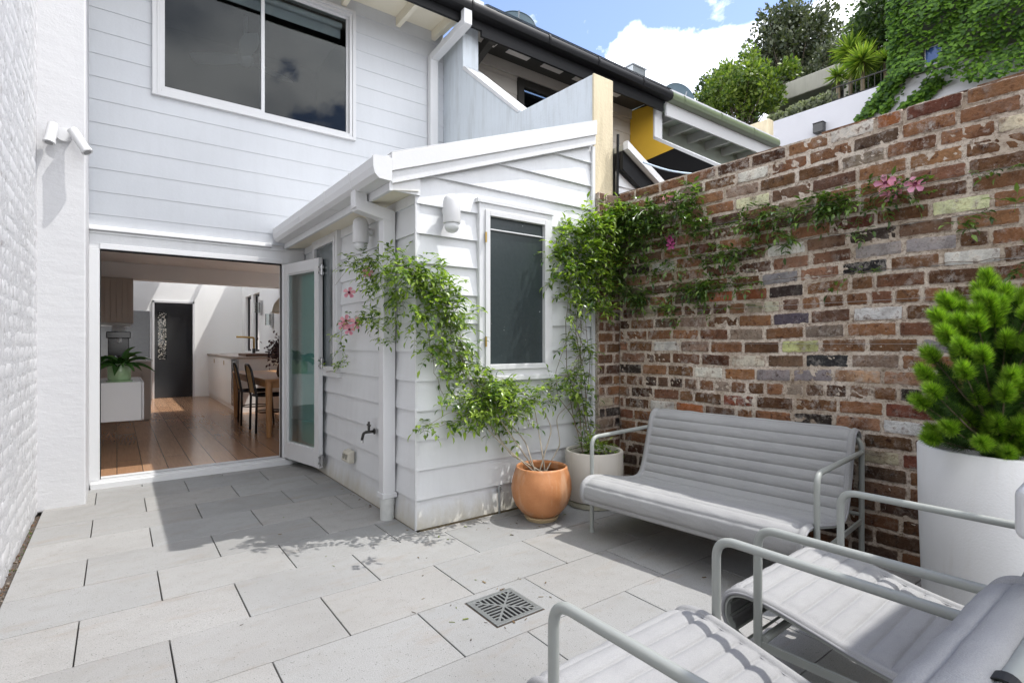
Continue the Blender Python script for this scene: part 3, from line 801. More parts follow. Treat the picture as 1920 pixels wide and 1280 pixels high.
# ================================================================= small fittings
def wall_lamp(loc, rz, label):
    t = thing('wall_lamp', label, 'wall lamp', loc, rz, 'domed wall lamps on the annexe')
    b = MB(); b.lathe([(.0, .19), (.02, .188), (.04, .178), (.052, .16), (.057, .135), (.057, .005), (.055, 0), (.0, 0)], (0, -.085, 0), 32)
    b.build('lamp_shade', M['white_trim'], t, smooth=True, local=True, auto=50)
    b = MB(); b.lathe([(.0, 0), (.049, 0), (.047, -.03), (.036, -.05), (.018, -.06), (0, -.062)], (0, -.085, 0), 28); b.build('diffuser', m_plain('opal', (.62, .63, .63), .3), t, smooth=True, local=True)
    b = MB(); b.tube([(0, -.04, .09), (0, .0, .09)], .028, 16); b.build('wall_bracket', M['white_trim'], t, local=True)
    return t
pl_ = P(846, 425, Y=3.0); wall_lamp((pl_.x, YE-.012, pl_.z+.02), 0, 'white domed wall lamp on the annexe front beside the frosted window')
pl_ = P(683, 447, X=1.45); wall_lamp((XE-.012, pl_.y+.04, pl_.z-.03), R(-90), 'white domed wall lamp on the annexe side wall beside the downpipe')
# twin spotlight
sp = thing('spotlight', 'white twin spotlight mounted high on the rendered pier', 'spotlight', (-.31, 5.08, 2.72))
b = MB(); b.tube([(0, 0, 0), (0, -.035, 0)], .05, 24); b.build('wall_plate', M['white_trim'], sp, local=True)
for (p, q) in (((-.055, -.075, .045), (-.075, -.115, -.10)), ((.05, -.07, .03), (.135, -.12, -.125))):
    b = MB(); p = Vector(p); q = Vector(q); b.tube([p, q], .033, 24); b.tube([q-(q-p).normalized()*.02, q+(q-p).normalized()*.004], .036, 24); ho = b.build('lamp_head', M['white_trim'], sp, local=True, smooth=True, auto=40)
    d = (q-p).normalized(); b = MB(); b.tube([q+d*.0045, q+d*.006], .024, 20); b.build('lens', m_plain('lens', (.25, .25, .25), .1), ho, local=True)
# tap, outlet, low pipe
tp = thing('garden_tap', 'dark brass garden tap on the annexe side wall', 'tap', (XE-.01, 3.742, .55))
b = MB(); b.tube([(0, 0, 0), (-.07, 0, 0)], .011, 12); b.tube(fillet([(-.06, 0, 0), (-.085, .0, -.005), (-.095, .005, -.055)], .02), .010, 12); b.tube([(-.045, 0, 0), (-.045, 0, .045)], .009, 12); b.tube([(0, 0, 0), (-.006, 0, 0)], .022, 16)
bo = b.build('tap_body', M['dark_timber'], tp, local=True, smooth=True)
b = MB(); b.tube([(-.045, -.03, .05), (-.045, .03, .05)], .006, 10); b.tube([(-.045, 0, .04), (-.045, 0, .075)], .008, 10); b.build('handle', M['dark_timber'], tp, local=True)
b = MB(); b.tube([(-.095, .005, -.055), (-.096, .005, -.075)], .012, 12); b.build('nozzle', M['plastic_grey'], tp, local=True)
so = thing('outdoor_socket', 'small beige weatherproof socket low on the annexe side wall', 'socket', (XE-.012, 4.22, .29))
b = MB(); b.prism([(0, -.05), (0, .05), (-.045, .035), (-.06, -.035), (-.04, -.05)], 'y', -.075, .075); bo = b.build('socket_housing', m_plain('beige_plastic', (.55, .52, .44), .45), so, local=True, bevel=.008)
b = MB(); b.box(-.058, -.052, -.05, -.01, -.02, .02); b.box(-.058, -.052, .012, .05, -.02, .02); b.each('socket_flap', m_plain('grey_flap', (.25, .24, .2), .4), so, local=True)
lp = thing('water_pipe', 'short metal stub pipe at the foot of the annexe front beside the terracotta pot', 'pipe', (2.165, 3.055, 0))
b = MB(); b.tube([(0, 0, 0), (0, 0, .17)], .008, 10); b.tube([(0, 0, .15), (0, 0, .19)], .013, 12); b.tube([(-.02, 0, .17), (.02, 0, .17)], .007, 8); b.build('pipe_stub', M['galv'], lp, local=True)
# drain
dr = thing('drain_grate', 'square grey metal floor drain grate set in the paving', 'drain', (1.416, 1.96, 0))
b = MB(); H_ = .126
b.box(-H_, H_, -H_, -H_+.022, .0005, .006); b.box(-H_, H_, H_-.022, H_, .0005, .006); b.box(-H_, -H_+.022, -H_+.022, H_-.022, .0005, .006); b.box(H_-.022, H_, -H_+.022, H_-.022, .0005, .006)
b.build('drain_frame', m_plain('cast_metal', (.23, .24, .24), .45, .5), dr, local=True, bevel=.0015)
b = MB(); I = H_-.022
b.bar((-I, -I, .0035), (I, I, .0035), .010, .003); b.bar((-I, I, .0036), (I, -I, .0036), .010, .003)
n = 9
for q in range(4):
    rot = Matrix.Rotation(math.pi/2*q, 3, 'Z')
    for k in range(n):
        s = -I+2*I*(k+.5)/n
        lim = abs(s)+.004
        if I-lim < .006: continue
        a = rot @ Vector((s, lim, .0033)); c2 = rot @ Vector((s, I, .0033))
        b.bar(a, c2, .0085, .0032)
b.build('drain_slat', m_plain('cast_metal2', (.26, .27, .27), .45, .5), dr, local=True)
b = MB(); b.box(-H_+.01, H_-.01, -H_+.01, H_-.01, .0009, .0014); b.build('drain_dark_sheet', M['black_paint'], dr, local=True)  # flat black sheet stands in for the darkness below the slots
b = MB(); H2 = H_+.006; b.box(-H2, H2, -H2, H2, .0002, .0007); b.build('drain_surround', M['soil'], dr, local=True)
# ================================================================= outdoor seating
def mk_fabric():
    m = NT('quilted_fabric'); v = m.coord('Object')
    n1 = m.noise(v, 4, 4); n2 = m.noise(m.coord('Object', (1, 1, 1)), 420, 2); n3 = m.noise(v, 26, 4, .6)
    c = m.ramp(n1, [(.3, (.315, .315, .315)), (.7, (.36, .36, .358))])
    c = m.mix(m.ramp(n2, [(.4, .25), (.6, 0)]), c, (.20, .20, .205))
    m.bsdf(c, .85, m.bump(m.math('ADD', m.math('MULTIPLY', n3, 1.2), n2), .0022, .7), spec=.2); return m.mat
M['fabric'] = mk_fabric()
M['piping'] = m_plain('piping', (.30, .30, .31), .8, spec=.2)
M['frame_paint'] = m_paint('frame_paint', (.31, .325, .305), .38, .03)
M['frame_dark'] = m_plain('frame_dark', (.22, .23, .21), .45)
M['strap'] = m_plain('strap', (.012, .012, .013), .6)

def smooth_profile(pts, n=160):
    pts = [Vector((p[0], p[1])) for p in pts]
    # Catmull-Rom
    dense = []
    for i in range(len(pts)-1):
        p0 = pts[max(i-1, 0)]; p1 = pts[i]; p2 = pts[i+1]; p3 = pts[min(i+2, len(pts)-1)]
        for k in range(24):
            t = k/24
            dense.append(.5*((2*p1)+(p2-p0)*t+(2*p0-5*p1+4*p2-p3)*t*t+(-p0+3*p1-3*p2+p3)*t**3))
    dense.append(pts[-1])
    L = [0]
    for a, b in zip(dense[:-1], dense[1:]): L.append(L[-1]+(b-a).length)
    out = []; j = 0
    for k in range(n+1):
        s = L[-1]*k/n
        while j < len(L)-2 and L[j+1] < s: j += 1
        f = (s-L[j])/max(L[j+1]-L[j], 1e-9)
        out.append(dense[j].lerp(dense[j+1], min(max(f, 0), 1)))
    return out, L[-1]
SHELL = [(-.01, .205), (.05, .195), (.095, .215), (.122, .265), (.112, .325), (.060, .352), (-.03, .345), (-.16, .318), (-.30, .288), (-.43, .272), (-.505, .290), (-.548, .355), (-.585, .460), (-.618, .570), (-.645, .655), (-.672, .702), (-.705, .712), (-.735, .700), (-.752, .672)]
def lounge(name, w, label, cat, loc, rz, group=None, seed=0):
    t = thing(name, label, cat, loc, rz, group)
    r = .0135; H = .60
    for k, x in enumerate((0, w)):
        f = MB(); path = fillet([(x, 0, .004), (x, 0, H-.0), (x, -.72, H)], .062, 8)
        f.tube(path, r, 16); f.tube([(x, 0, 0), (x, 0, .016)], .0155, 16)
        f.build('front_leg', M['frame_paint'], t, local=True, smooth=True, auto=40)
    f = MB(); D = -.72
    f.tube(fillet([(0, D, .004), (0, D, .64), (.055, D-.028, .705), (w-.055, D-.028, .705), (w, D, .64), (w, D, .004)], .055, 8), r*1.05, 16)
    for x in (0, w): f.tube([(x, D, 0), (x, D, .016)], .0165, 16)
    f.build('rear_frame', M['frame_paint'], t, local=True, smooth=True, auto=40)
    f = MB()
    f.tube([(0, -.02, .245), (w, -.02, .245)], .013, 12); f.tube([(0, D, .26), (w, D, .26)], .011, 12)
    for x in (0, w): f.bar((x, 0, .225), (x, D, .225), .010, .026)
    f.each('cross_rail', M['frame_paint'], t, local=True)
    prof, L = smooth_profile(SHELL, 150)
    nr = []
    for i in range(len(prof)):
        a = prof[max(i-1, 0)]; b = prof[min(i+1, len(prof)-1)]; d = (b-a).normalized(); nr.append(Vector((d.y, -d.x)))
    # make normals point to the sitter's side (up / forward)
    m = nr[70]
    if m.y < 0: nr = [-v for v in nr]
    sb = MB()
    for x in (.028, w-.028):
        for i in range(len(prof)-1):
            pass
        top = []; 
        for i, p in enumerate(prof):
            q = p-nr[i]*.007
            top.append([(x-.014, p.x, p.y), (x+.014, p.x, p.y), (x+.014, q.x, q.y), (x-.014, q.x, q.y), (x-.014, p.x, p.y)])
        sb.sheet(top)
    sb.each('side_band', M['frame_paint'], t, local=True)
    sl = MB(); step = 5
    for i in range(2, len(prof)-2, step):
        p = prof[i]-nr[i]*.006
        sl.tube([(.03, p.x, p.y), (w-.03, p.x, p.y)], .0048, 6, cap=False)
    sl.build('seat_slat', M['frame_dark'], t, local=True)
    # quilted cushion
    x0, x1 = .012, w-.012; W = x1-x0; border = .034; ch = .0625
    nS = 420; P2, L = smooth_profile(SHELL[2:], nS)
    N2 = []
    for i in range(len(P2)):
        a = P2[max(i-1, 0)]; b = P2[min(i+1, len(P2)-1)]; d = (b-a).normalized(); N2.append(Vector((d.y, -d.x)))
    if N2[200].y < 0: N2 = [-v for v in N2]
    xs = [0, .004, .010, .017, .024, .030, border]
    mid = 46 if w > 1 else 26
    xs = xs+[border+(W-2*border)*k/mid for k in range(1, mid)]+[W-q for q in reversed(xs)]
    rn = random.Random(seed)
    def thick(s, x):
        eb = min(x, W-x); es = min(s, L-s)
        e = min(eb, es)
        if e < border: 
            q = e/border; return .006+.015*math.sqrt(max(math.sin(math.pi*min(max(q, 0), 1)), 0))
        k = (s-border)/ch; fr = k-math.floor(k)
        puff = math.sin(math.pi*fr)**.34
        inner = min(1, (eb-border)/.02, (es-border)/.02)
        if w > 1 and s < .17: puff = .62+.38*math.sin(math.pi*min(max((s-.04)/.13, 0), 1))**.5-.25*math.exp(-((s-.115)/.006)**2)
        tt = .005+.0165*puff*(.35+.65*max(inner, 0)**.5)
        return tt+.0035*noise.noise(Vector((x*14+seed, k*.9, seed)))*puff+.0022*noise.noise(Vector((x*55, s*60, seed+3)))*puff
    grid = []; under = []
    for i in range(nS+1):
        s = L*i/nS; row = []; ur = []
        for x in xs:
            th = thick(s, x)
            wob = .004*noise.noise(Vector((s*7, 3 if x < W/2 else 9, seed))) if min(x, W-x) < .03 else 0
            sag = -.006*math.sin(math.pi*x/W)*math.exp(-((s-L*.42)/.22)**2)*(2 if w > 1 else 1)
            p = P2[i]+N2[i]*(th+sag); q = P2[i]+N2[i]*(.001+min(sag, 0))
            row.append((x0+x+wob, p.x, p.y)); ur.append((x0+x+wob, q.x, q.y))
        grid.append(row); under.append(ur)
    cu = MB(); cu.sheet(grid); n = len(xs)
    # close the edges
    edge_t = grid[0]+[g[-1] for g in grid[1:]]+list(reversed(grid[-1][:-1]))+[g[0] for g in reversed(grid[1:-1])]
    edge_b = under[0]+[g[-1] for g in under[1:]]+list(reversed(under[-1][:-1]))+[g[0] for g in reversed(under[1:-1])]
    q = len(edge_t); cu.add(edge_t+edge_b, [(i, q+i, q+(i+1) % q, (i+1) % q) for i in range(q)])
    co = cu.build('cushion', M['fabric'], t, local=True, smooth=True)
    pp = MB()
    for x in (x0+border, x1-border):
        pts = [(x, (P2[i]+N2[i]*.0085).x, (P2[i]+N2[i]*.0085).y) for i in range(8, nS-6, 3)]
        pp.tube(pts, .0022, 6)
    for i0 in (3, nS-3):
        pass
    pts = [(x0+.001, (P2[i]+N2[i]*.006).x, (P2[i]+N2[i]*.006).y) for i in range(0, nS+1, 3)]; pp.tube(pts, .005, 8)
    pts = [(x1-.001, (P2[i]+N2[i]*.006).x, (P2[i]+N2[i]*.006).y) for i in range(0, nS+1, 3)]; pp.tube(pts, .005, 8)
    pp.each('piping', M['piping'], co, local=True, smooth=True)
    sp_ = MB()
    for x in ((.20,) if w < 1 else ()):
        sp_.lathe([(.0185, -.014), (.0205, -.014), (.0205, .014), (.0185, .014)], (0, 0, 0), 20)
        k = len(sp_.v)-80
        for i in range(k, len(sp_.v)):
            a, b, c = sp_.v[i]; sp_.v[i] = (x+c, D-.028+a, .705+b)
    if sp_.v: sp_.each('cushion_strap', M['strap'], t, local=True)
    return t
dx, dy = P(1115, 822, Z=.61), P(1535, 888, Z=.61)
SOFA = lounge('outdoor_sofa', 1.30, 'two seat outdoor sofa with quilted grey cushion and pale tube frame against the brick wall', 'sofa', (2.565, 1.11, 0), R(96.2), seed=1)
lounge('lounge_chair', .665, 'nearest low lounge chair with quilted grey cushion, cut off by the lower right corner', 'lounge chair', (.818, .935, 0), R(0), 'low outdoor lounge chairs', seed=2)
lounge('lounge_chair', .685, 'low lounge chair between the nearest chair and the big white pot, seat half in sun', 'lounge chair', (1.672, .905, 0), R(2.0), 'low outdoor lounge chairs', seed=5)
# white slab side table at the right edge
st = thing('side_table', 'white rounded slab side table cut off at the right edge above the chairs', 'side table', (1.345, .235, 0), R(3))
b = MB(); b.box(0, .55, -.70, 0, .832, .932); b.build('table_top', M['white_trim'], st, local=True, bevel=.018, segs=4)
for (x, y) in ((.07, -.63), (.48, -.63), (.48, -.25), (.07, -.25)):
    b = MB(); b.tube([(x, y, 0), (x, y, .83)], .018, 14); b.build('leg', M['white_trim'], st, local=True, smooth=True, auto=40)

# ================================================================= pots
def mk_terracotta():
    m = NT('terracotta'); v = m.coord('Object'); n1 = m.noise(v, 6, 5, .6); n2 = m.noise(v, 50, 4); n3 = m.noise(m.coord('Object', (5, 5, 1)), 3, 4, .6)
    c = m.ramp(n1, [(.3, (.42, .165, .06)), (.7, (.54, .24, .10))]); c = m.mix(m.ramp(n3, [(.50, 0), (.70, .55)]), c, (.58, .40, .27))
    m.bsdf(c, m.ramp(n2, [(.3, .42), (.7, .6)]), m.bump(n2, .0015), spec=.4); return m.mat
def mk_stonepot(name, col, d=.25):
    m = NT(name); v = m.coord('Object'); n1 = m.noise(v, 3, 5, .6); n2 = m.noise(v, 120, 3); n3 = m.noise(m.coord('Object', (9, 9, 1.4)), 2, 5, .6)
    c = m.ramp(n1, [(.3, tuple(x*.94 for x in col)), (.7, col)]); c = m.mix(m.ramp(n3, [(.55, 0), (.75, d)]), c, (.42, .36, .27))
    m.bsdf(c, .6, m.bump(n2, .0012), spec=.35); return m.mat
M['terracotta'] = mk_terracotta(); M['stone_pot'] = mk_stonepot('fibrestone', (.58, .54, .48), .5); M['white_pot'] = mk_stonepot('white_fibre', (.70, .70, .70), .16)
TX, TY = 2.335, 2.795
tp_ = thing('terracotta_pot', 'round terracotta pot at the foot of the annexe holding the climbing vine', 'plant pot', (TX, TY, 0))
b = MB()
pr = [(r_*1.06, z_*1.03) for r_, z_ in [(0, .03), (.10, .032), (.128, .05), (.165, .095), (.188, .15), (.196, .20), (.192, .25), (.180, .30), (.168, .335), (.166, .348), (.160, .352), (.152, .348), (.152, .335), (.155, .30)]]
b.lathe(pr, (0, 0, 0), 64, jit=lambda r, z, a: r*(1+.012*math.sin(3*a+z*9)-.02*math.exp(-((((a-5.15+math.pi) % (2*math.pi))-math.pi)/.22)**2)*math.exp(-((z-.24)/.07)**2)*2))
b.build('pot_body', M['terracotta'], tp_, smooth=True, local=True)
b = MB(); b.lathe([(0, .0), (.105, .0), (.118, .022), (.112, .028), (.10, .030), (0, .03)], (0, 0, 0), 40); b.build('saucer', mk_stonepot('saucer', (.50, .38, .22)), tp_, smooth=True, local=True, auto=50)
b = MB(); b.lathe([(0, .302), (.06, .305), (.156, .296)], (0, 0, 0), 32); b.build('potting_soil', M['soil'], tp_, local=True)
SX, SY = 2.875, 2.825
sp2 = thing('white_stone_pot', 'off white cylindrical pot in the corner behind the sofa arm', 'plant pot', (SX, SY, 0))
b = MB(); Rr = .215; b.lathe([(0, .045), (Rr-.02, .045), (Rr-.004, .05), (Rr, .065), (Rr, .395), (Rr-.004, .402), (Rr-.022, .402), (Rr-.026, .395), (Rr-.028, .33)], (0, 0, 0), 64)
b.build('pot_body', M['stone_pot'], sp2, smooth=True, local=True, auto=45)
b = MB(); b.lathe([(0, 0), (Rr-.03, 0), (Rr-.012, .006), (Rr-.008, .040), (Rr-.02, .044), (0, .044)], (0, 0, 0), 48); b.build('saucer', mk_stonepot('saucer_b', (.42, .41, .32)), sp2, smooth=True, local=True, auto=45)
b = MB(); b.lathe([(0, .352), (.1, .36), (Rr-.027, .35)], (0, 0, 0), 32); b.build('potting_soil', M['soil'], sp2, local=True)
BX, BY = 2.965, .565
bp = thing('tall_white_pot', 'tall smooth white planter beside the sofa holding the bright green bush', 'plant pot', (BX, BY, 0))
b = MB(); Rr = .272; b.lathe([(0, 0), (Rr-.03, 0), (Rr-.02, .02), (Rr-.004, .5), (Rr, .752), (Rr-.004, .757), (Rr-.026, .757), (Rr-.03, .752), (Rr-.034, .62)], (0, 0, 0), 80)
b.build('pot_body', M['white_pot'], bp, smooth=True, local=True, auto=45)
b = MB(); b.lathe([(0, .665), (.1, .67), (Rr-.032, .655)], (0, 0, 0), 40); b.build('potting_soil', M['soil'], bp, local=True)

# ================================================================= foliage tools
def leaflet(mb, base, d, up, L, W, droop=.25):
    d = d.normalized(); sd = d.cross(up)
    if sd.length < 1e-4: sd = d.orthogonal()
    sd.normalize(); n = sd.cross(d).normalized()
    a = base; m1 = base+d*L*.38-n*L*.02; m2 = base+d*L*.72-n*L*droop*.35; tip = base+d*L-n*L*droop
    e1 = W*.5; e2 = W*.36; f = n*W*.16
    mb.add([a, m1+sd*e1+f, m2+sd*e2+f, tip, m2-sd*e2+f, m1-sd*e1+f, m1, m2], [(0, 6, 1), (1, 6, 7, 2), (2, 7, 3), (0, 5, 6), (5, 4, 7, 6), (4, 3, 7)])
def rvec(rn, z=None):
    v = Vector((rn.gauss(0, 1), rn.gauss(0, 1), rn.gauss(0, 1))); v.normalize(); return v
def pinnate(mb, p, d, rn, size=.04, n=None, stem=None):
    d = d.normalized(); L = size*rn.uniform(1.6, 2.8); n = n or rn.choice((3, 5, 5, 7))
    up = Vector((0, 0, 1))+rvec(rn)*.35
    sd = d.cross(up).normalized(); pairs = (n-1)//2
    pts = [p]
    for k in range(1, pairs+2):
        s = k/(pairs+1); q = p+d*L*s-Vector((0, 0, 1))*L*.14*s*s
        pts.append(q)
        if k <= pairs:
            for sg in (-1, 1):
                leaflet(mb, q, (d*.55+sd*sg+rvec(rn)*.25), up, size*rn.uniform(.75, 1.1), size*rn.uniform(.46, .62), rn.uniform(.1, .4))
    leaflet(mb, pts[-1], d+rvec(rn)*.2-Vector((0, 0, .3)), up, size*1.2, size*.45, .3)
    if stem is not None: stem.tube(pts, .0009, 4, cap=False)
def flower(mbp, mbc, p, d, rn, s=.032):
    d = d.normalized(); a = d.orthogonal().normalized(); b = d.cross(a)
    for k in range(5):
        t = 2*math.pi*k/5+rn.uniform(-.1, .1)
        r1 = a*math.cos(t)+b*math.sin(t); q = a*math.cos(t+.5)+b*math.sin(t+.5); q0 = a*math.cos(t-.5)+b*math.sin(t-.5)
        mbp.add([p, p+d*s*.25+q0*s*.55, p+d*s*.12+q0*s*.85*.9+r1*s*.25, p+d*s*.05+r1*s*1.15, p+d*s*.12+q*s*.85*.9+r1*s*.25, p+d*s*.25+q*s*.55], [(0, 1, 2, 3), (0, 3, 4, 5)])
    mbc.lathe([(0, 0), (s*.2, s*.02), (s*.24, s*.2)], (0, 0, 0), 8)
    for i in range(len(mbc.v)-24, len(mbc.v)):
        x, y, z = mbc.v[i]; v = p+a*x+b*y+d*(z+s*.06); mbc.v[i] = tuple(v)
    mbp.tube([p-d*s*1.1, p-d*s*.5, p+d*s*.1], [s*.08, s*.16, s*.22], 8, cap=False)
M['leaf_vine'] = m_leaf('leaf_vine', (.045, .10, .02), (.33, .44, .07), .3, .42)
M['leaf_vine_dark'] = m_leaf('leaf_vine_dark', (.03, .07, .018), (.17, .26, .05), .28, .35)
M['stem'] = m_plain('stem', (.16, .12, .08), .7); M['stem_pale'] = m_plain('stem_pale', (.36, .31, .24), .7)
M['petal'] = m_leaf('petal', (.62, .22, .40), (.78, .38, .55), .6, .4); M['petal_deep'] = m_leaf('petal_deep', (.50, .07, .27), (.62, .12, .36), .6, .35); M['throat'] = m_plain('throat', (.16, .01, .05), .6)
PF = lambda px, py, o=.05: P(px, py, Y=YE-.02-o)
PS = lambda px, py, o=.05: P(px, py, X=XE-.02-o)
PB = lambda px, py, o=.03: P(px, py, X=XW-.01-o)
PP = lambda px, py, o=.03: P(px, py, Y=3.01-o)
def cluster(mb, stm, pf, lst, rn, size=.042, nrm=Vector((0, -1, 0)), depth=.10, dens=1.0):
    for (px, py, rx, ry, n) in lst:
        for _ in range(int(n*dens)):
            a = rn.gauss(0, .68); b_ = rn.gauss(0, .68)
            p = pf(px+rx*a, py+ry*b_, abs(rn.gauss(0, .6))*depth+.01)
            d = rvec(rn)+nrm*.45+Vector((0, 0, -.05))
            pinnate(mb, p, d, rn, size*rn.uniform(.75, 1.15), stem=stm)
def weave(mb, pf, lst, rn, n=2, r=.0022):
    for i in range(len(lst)-1):
        a, b = lst[i], lst[i+1]
        for _ in range(n):
            ws = []
            o0, o1 = rn.uniform(.01, .10), rn.uniform(.01, .10)
            for k in range(7):
                t = k/6; ws.append(Vector(pf(a[0]*(1-t)+b[0]*t+rn.gauss(0, 5), a[1]*(1-t)+b[1]*t+rn.gauss(0, 5), o0*(1-t)+o1*t)))
            mb.tube(ws, [r*(1-.5*k/6) for k in range(7)], 5)
def stemline(mb, pf, pts, r0=.004, r1=.002, o=.03, wob=.012, rn=random, n=6):
    ws = []
    for i in range(len(pts)-1):
        for k in range(n):
            t = k/n; ws.append(Vector(pf(pts[i][0]*(1-t)+pts[i+1][0]*t, pts[i][1]*(1-t)+pts[i+1][1]*t, o))+rvec(rn)*wob*rn.random())
    ws.append(Vector(pf(*pts[-1], o)))
    mb.tube(ws, [r0+(r1-r0)*i/(len(ws)-1) for i in range(len(ws))], 6)
# ---- vine on the annexe
rn = random.Random(31)
v1 = thing('climbing_vine', 'flowering vine climbing from the terracotta pot over the annexe corner', 'vine', (TX, TY, .30), 0, 'climbing vines')
lf = MB(); stm = MB()
cluster(lf, stm, PF, [(770, 515, 22, 22, 46), (800, 525, 28, 30, 70), (828, 548, 24, 26, 52), (805, 575, 30, 22, 50), (790, 610, 14, 18, 16), (850, 590, 20, 22, 42), (860, 635, 20, 26, 44), (832, 655, 18, 18, 22),
    (803, 655, 12, 18, 12), (872, 680, 22, 20, 34), (842, 700, 16, 14, 16), (890, 735, 26, 20, 46), (925, 750, 22, 22, 52), (905, 775, 22, 16, 32), (868, 790, 26, 9, 18), (815, 793, 22, 6, 12), (935, 800, 22, 12, 20),
    (955, 765, 18, 16, 22), (985, 742, 28, 12, 20), (1030, 728, 28, 14, 26), (1070, 705, 20, 22, 28), (1085, 745, 14, 18, 14), (945, 720, 14, 10, 10), (900, 700, 12, 14, 10)], rn, .045, dens=.85)
cluster(lf, stm, PF, [(930, 745, 34, 24, 40), (885, 765, 24, 18, 26), (845, 740, 22, 22, 16), (965, 760, 28, 20, 28), (1000, 745, 26, 14, 16)], rn, .044, depth=.30)
cluster(lf, stm, PS, [(662, 492, 12, 8, 8), (690, 492, 18, 12, 18), (720, 500, 20, 20, 34), (745, 510, 18, 24, 42), (715, 535, 16, 12, 20), (740, 555, 18, 16, 26), (690, 525, 12, 14, 10), (680, 590, 22, 9, 16), (708, 600, 16, 18, 22), (722, 628, 14, 12, 12),
    (650, 500, 6, 14, 4), (642, 640, 4, 18, 6), (650, 668, 5, 10, 4), (632, 690, 14, 4, 5), (735, 590, 10, 10, 6), (690, 490, 7, 6, 3)], rn, .038, Vector((-1, -.3, 0)), .08, dens=1.2)
S = MB()
for pts in ([(1008, 880), (960, 850), (925, 805), (895, 745), (860, 660), (835, 580), (800, 530), (770, 505)], [(1000, 880), (935, 830), (900, 790), (850, 770), (800, 795)], [(1012, 882), (985, 830), (930, 760), (880, 700), (845, 620), (860, 560)],
            [(1018, 882), (1010, 820), (1000, 760), (960, 720), (900, 690)], [(1022, 880), (1035, 800), (1015, 760), (990, 735)], [(1018, 880), (1050, 830), (1045, 780), (1085, 740), (1090, 700)], [(1004, 880), (945, 800), (905, 745), (830, 650), (815, 560)]):
    a = [Vector((TX+rn.uniform(-.05, .05), TY+rn.uniform(-.05, .04), .29))]
    ws = a[:]
    for i, (px, py) in enumerate(pts[1:]):
        ws.append(PF(px, py, .04 if i else .12)+rvec(rn)*.012)
    ws = fillet(ws, .12, 5); S.tube(ws, [.0052-.0035*i/(len(ws)-1) for i in range(len(ws))], 7)
weave(S, PF, [(1000, 790), (925, 760), (905, 700), (860, 640), (850, 580), (815, 540), (790, 510), (760, 520)], rn, 3); weave(S, PF, [(960, 790), (1010, 735), (1060, 705), (1085, 670)], rn, 2); weave(S, PF, [(925, 770), (870, 790), (800, 795)], rn, 2); weave(S, PF, [(900, 740), (835, 690), (815, 640), (795, 600)], rn, 2)
S.build('stem', M['stem_pale'], v1, smooth=True)
S = MB()
stemline(S, PS, [(775, 505), (720, 495), (680, 485), (655, 500), (628, 535)], .0025, .0012, rn=rn); stemline(S, PS, [(760, 560), (700, 595), (655, 605), (640, 620), (640, 650), (652, 670), (630, 695), (612, 697)], .0022, .001, rn=rn)
stemline(S, PS, [(612, 697), (650, 700)], .002, .001, rn=rn); stemline(S, PF, [(690+95, 500), (800, 600), (815, 700), (840, 760)], .002, .0015, rn=rn)
S.build('tendril', M['stem'], v1); stm.build('leaf_stalk', M['leaf_vine_dark'], v1); lf.build('leaves', M['leaf_vine'], v1)
for (px, py, s) in ((655, 549, .044), (649, 601, .044), (655, 618, .040), (668, 605, .042), (643, 610, .038), (690, 511, .038)):
    fb = MB(); fc = MB(); flower(fb, fc, PS(px, py, .07), Vector((-.6, -1, .1))+rvec(rn)*.3, rn, s)
    fo = fb.build('flower', M['petal'], v1); fc.build('flower_throat', M['throat'], fo)
# ---- vine across the corner and along the wires of the brick wall
rn = random.Random(77)
v2 = thing('climbing_vine', 'vine growing from the off white pot and trained along wires across the brick wall', 'vine', (SX, SY, .35), 0, 'climbing vines')
lf = MB(); stm = MB(); lf2 = MB()
cluster(lf, stm, PF, [(1092, 420, 16, 14, 46), (1070, 445, 20, 22, 74), (1058, 485, 18, 28, 74), (1095, 480, 18, 34, 74), (1048, 525, 12, 22, 30), (1080, 540, 22, 22, 56), (1100, 560, 16, 16, 30), (1065, 590, 14, 14, 10), (1080, 640, 14, 30, 18), (1095, 690, 12, 30, 22), (1075, 720, 16, 22, 18), (1095, 770, 12, 24, 14), (1060, 660, 10, 30, 8), (1085, 800, 12, 14, 8)], rn, .049, dens=.72)
cluster(lf, stm, PP, [(1118, 412, 18, 12, 40), (1128, 440, 22, 22, 80), (1120, 480, 18, 26, 70), (1135, 520, 20, 26, 64), (1118, 555, 16, 18, 36), (1150, 405, 20, 12, 44), (1150, 460, 18, 24, 50), (1130, 580, 14, 10, 14), (1125, 600, 10, 10, 6)], rn, .047, Vector((-.3, -1, 0)), .10, dens=.75)
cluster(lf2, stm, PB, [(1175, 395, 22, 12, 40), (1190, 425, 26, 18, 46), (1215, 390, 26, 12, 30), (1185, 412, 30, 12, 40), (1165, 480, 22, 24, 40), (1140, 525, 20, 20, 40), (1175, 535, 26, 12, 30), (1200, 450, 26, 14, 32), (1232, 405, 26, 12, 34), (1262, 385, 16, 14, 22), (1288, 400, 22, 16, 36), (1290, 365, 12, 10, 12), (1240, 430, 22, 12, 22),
    (1310, 425, 18, 10, 18), (1210, 560, 22, 10, 14), (1250, 575, 20, 8, 10), (1130, 560, 16, 12, 14), (1215, 500, 20, 12, 14), (1225, 590, 8, 10, 5), (1262, 590, 20, 8, 8), (1290, 355, 10, 10, 8)], rn, .042, Vector((-1, -.2, 0)), .09, dens=1.1)
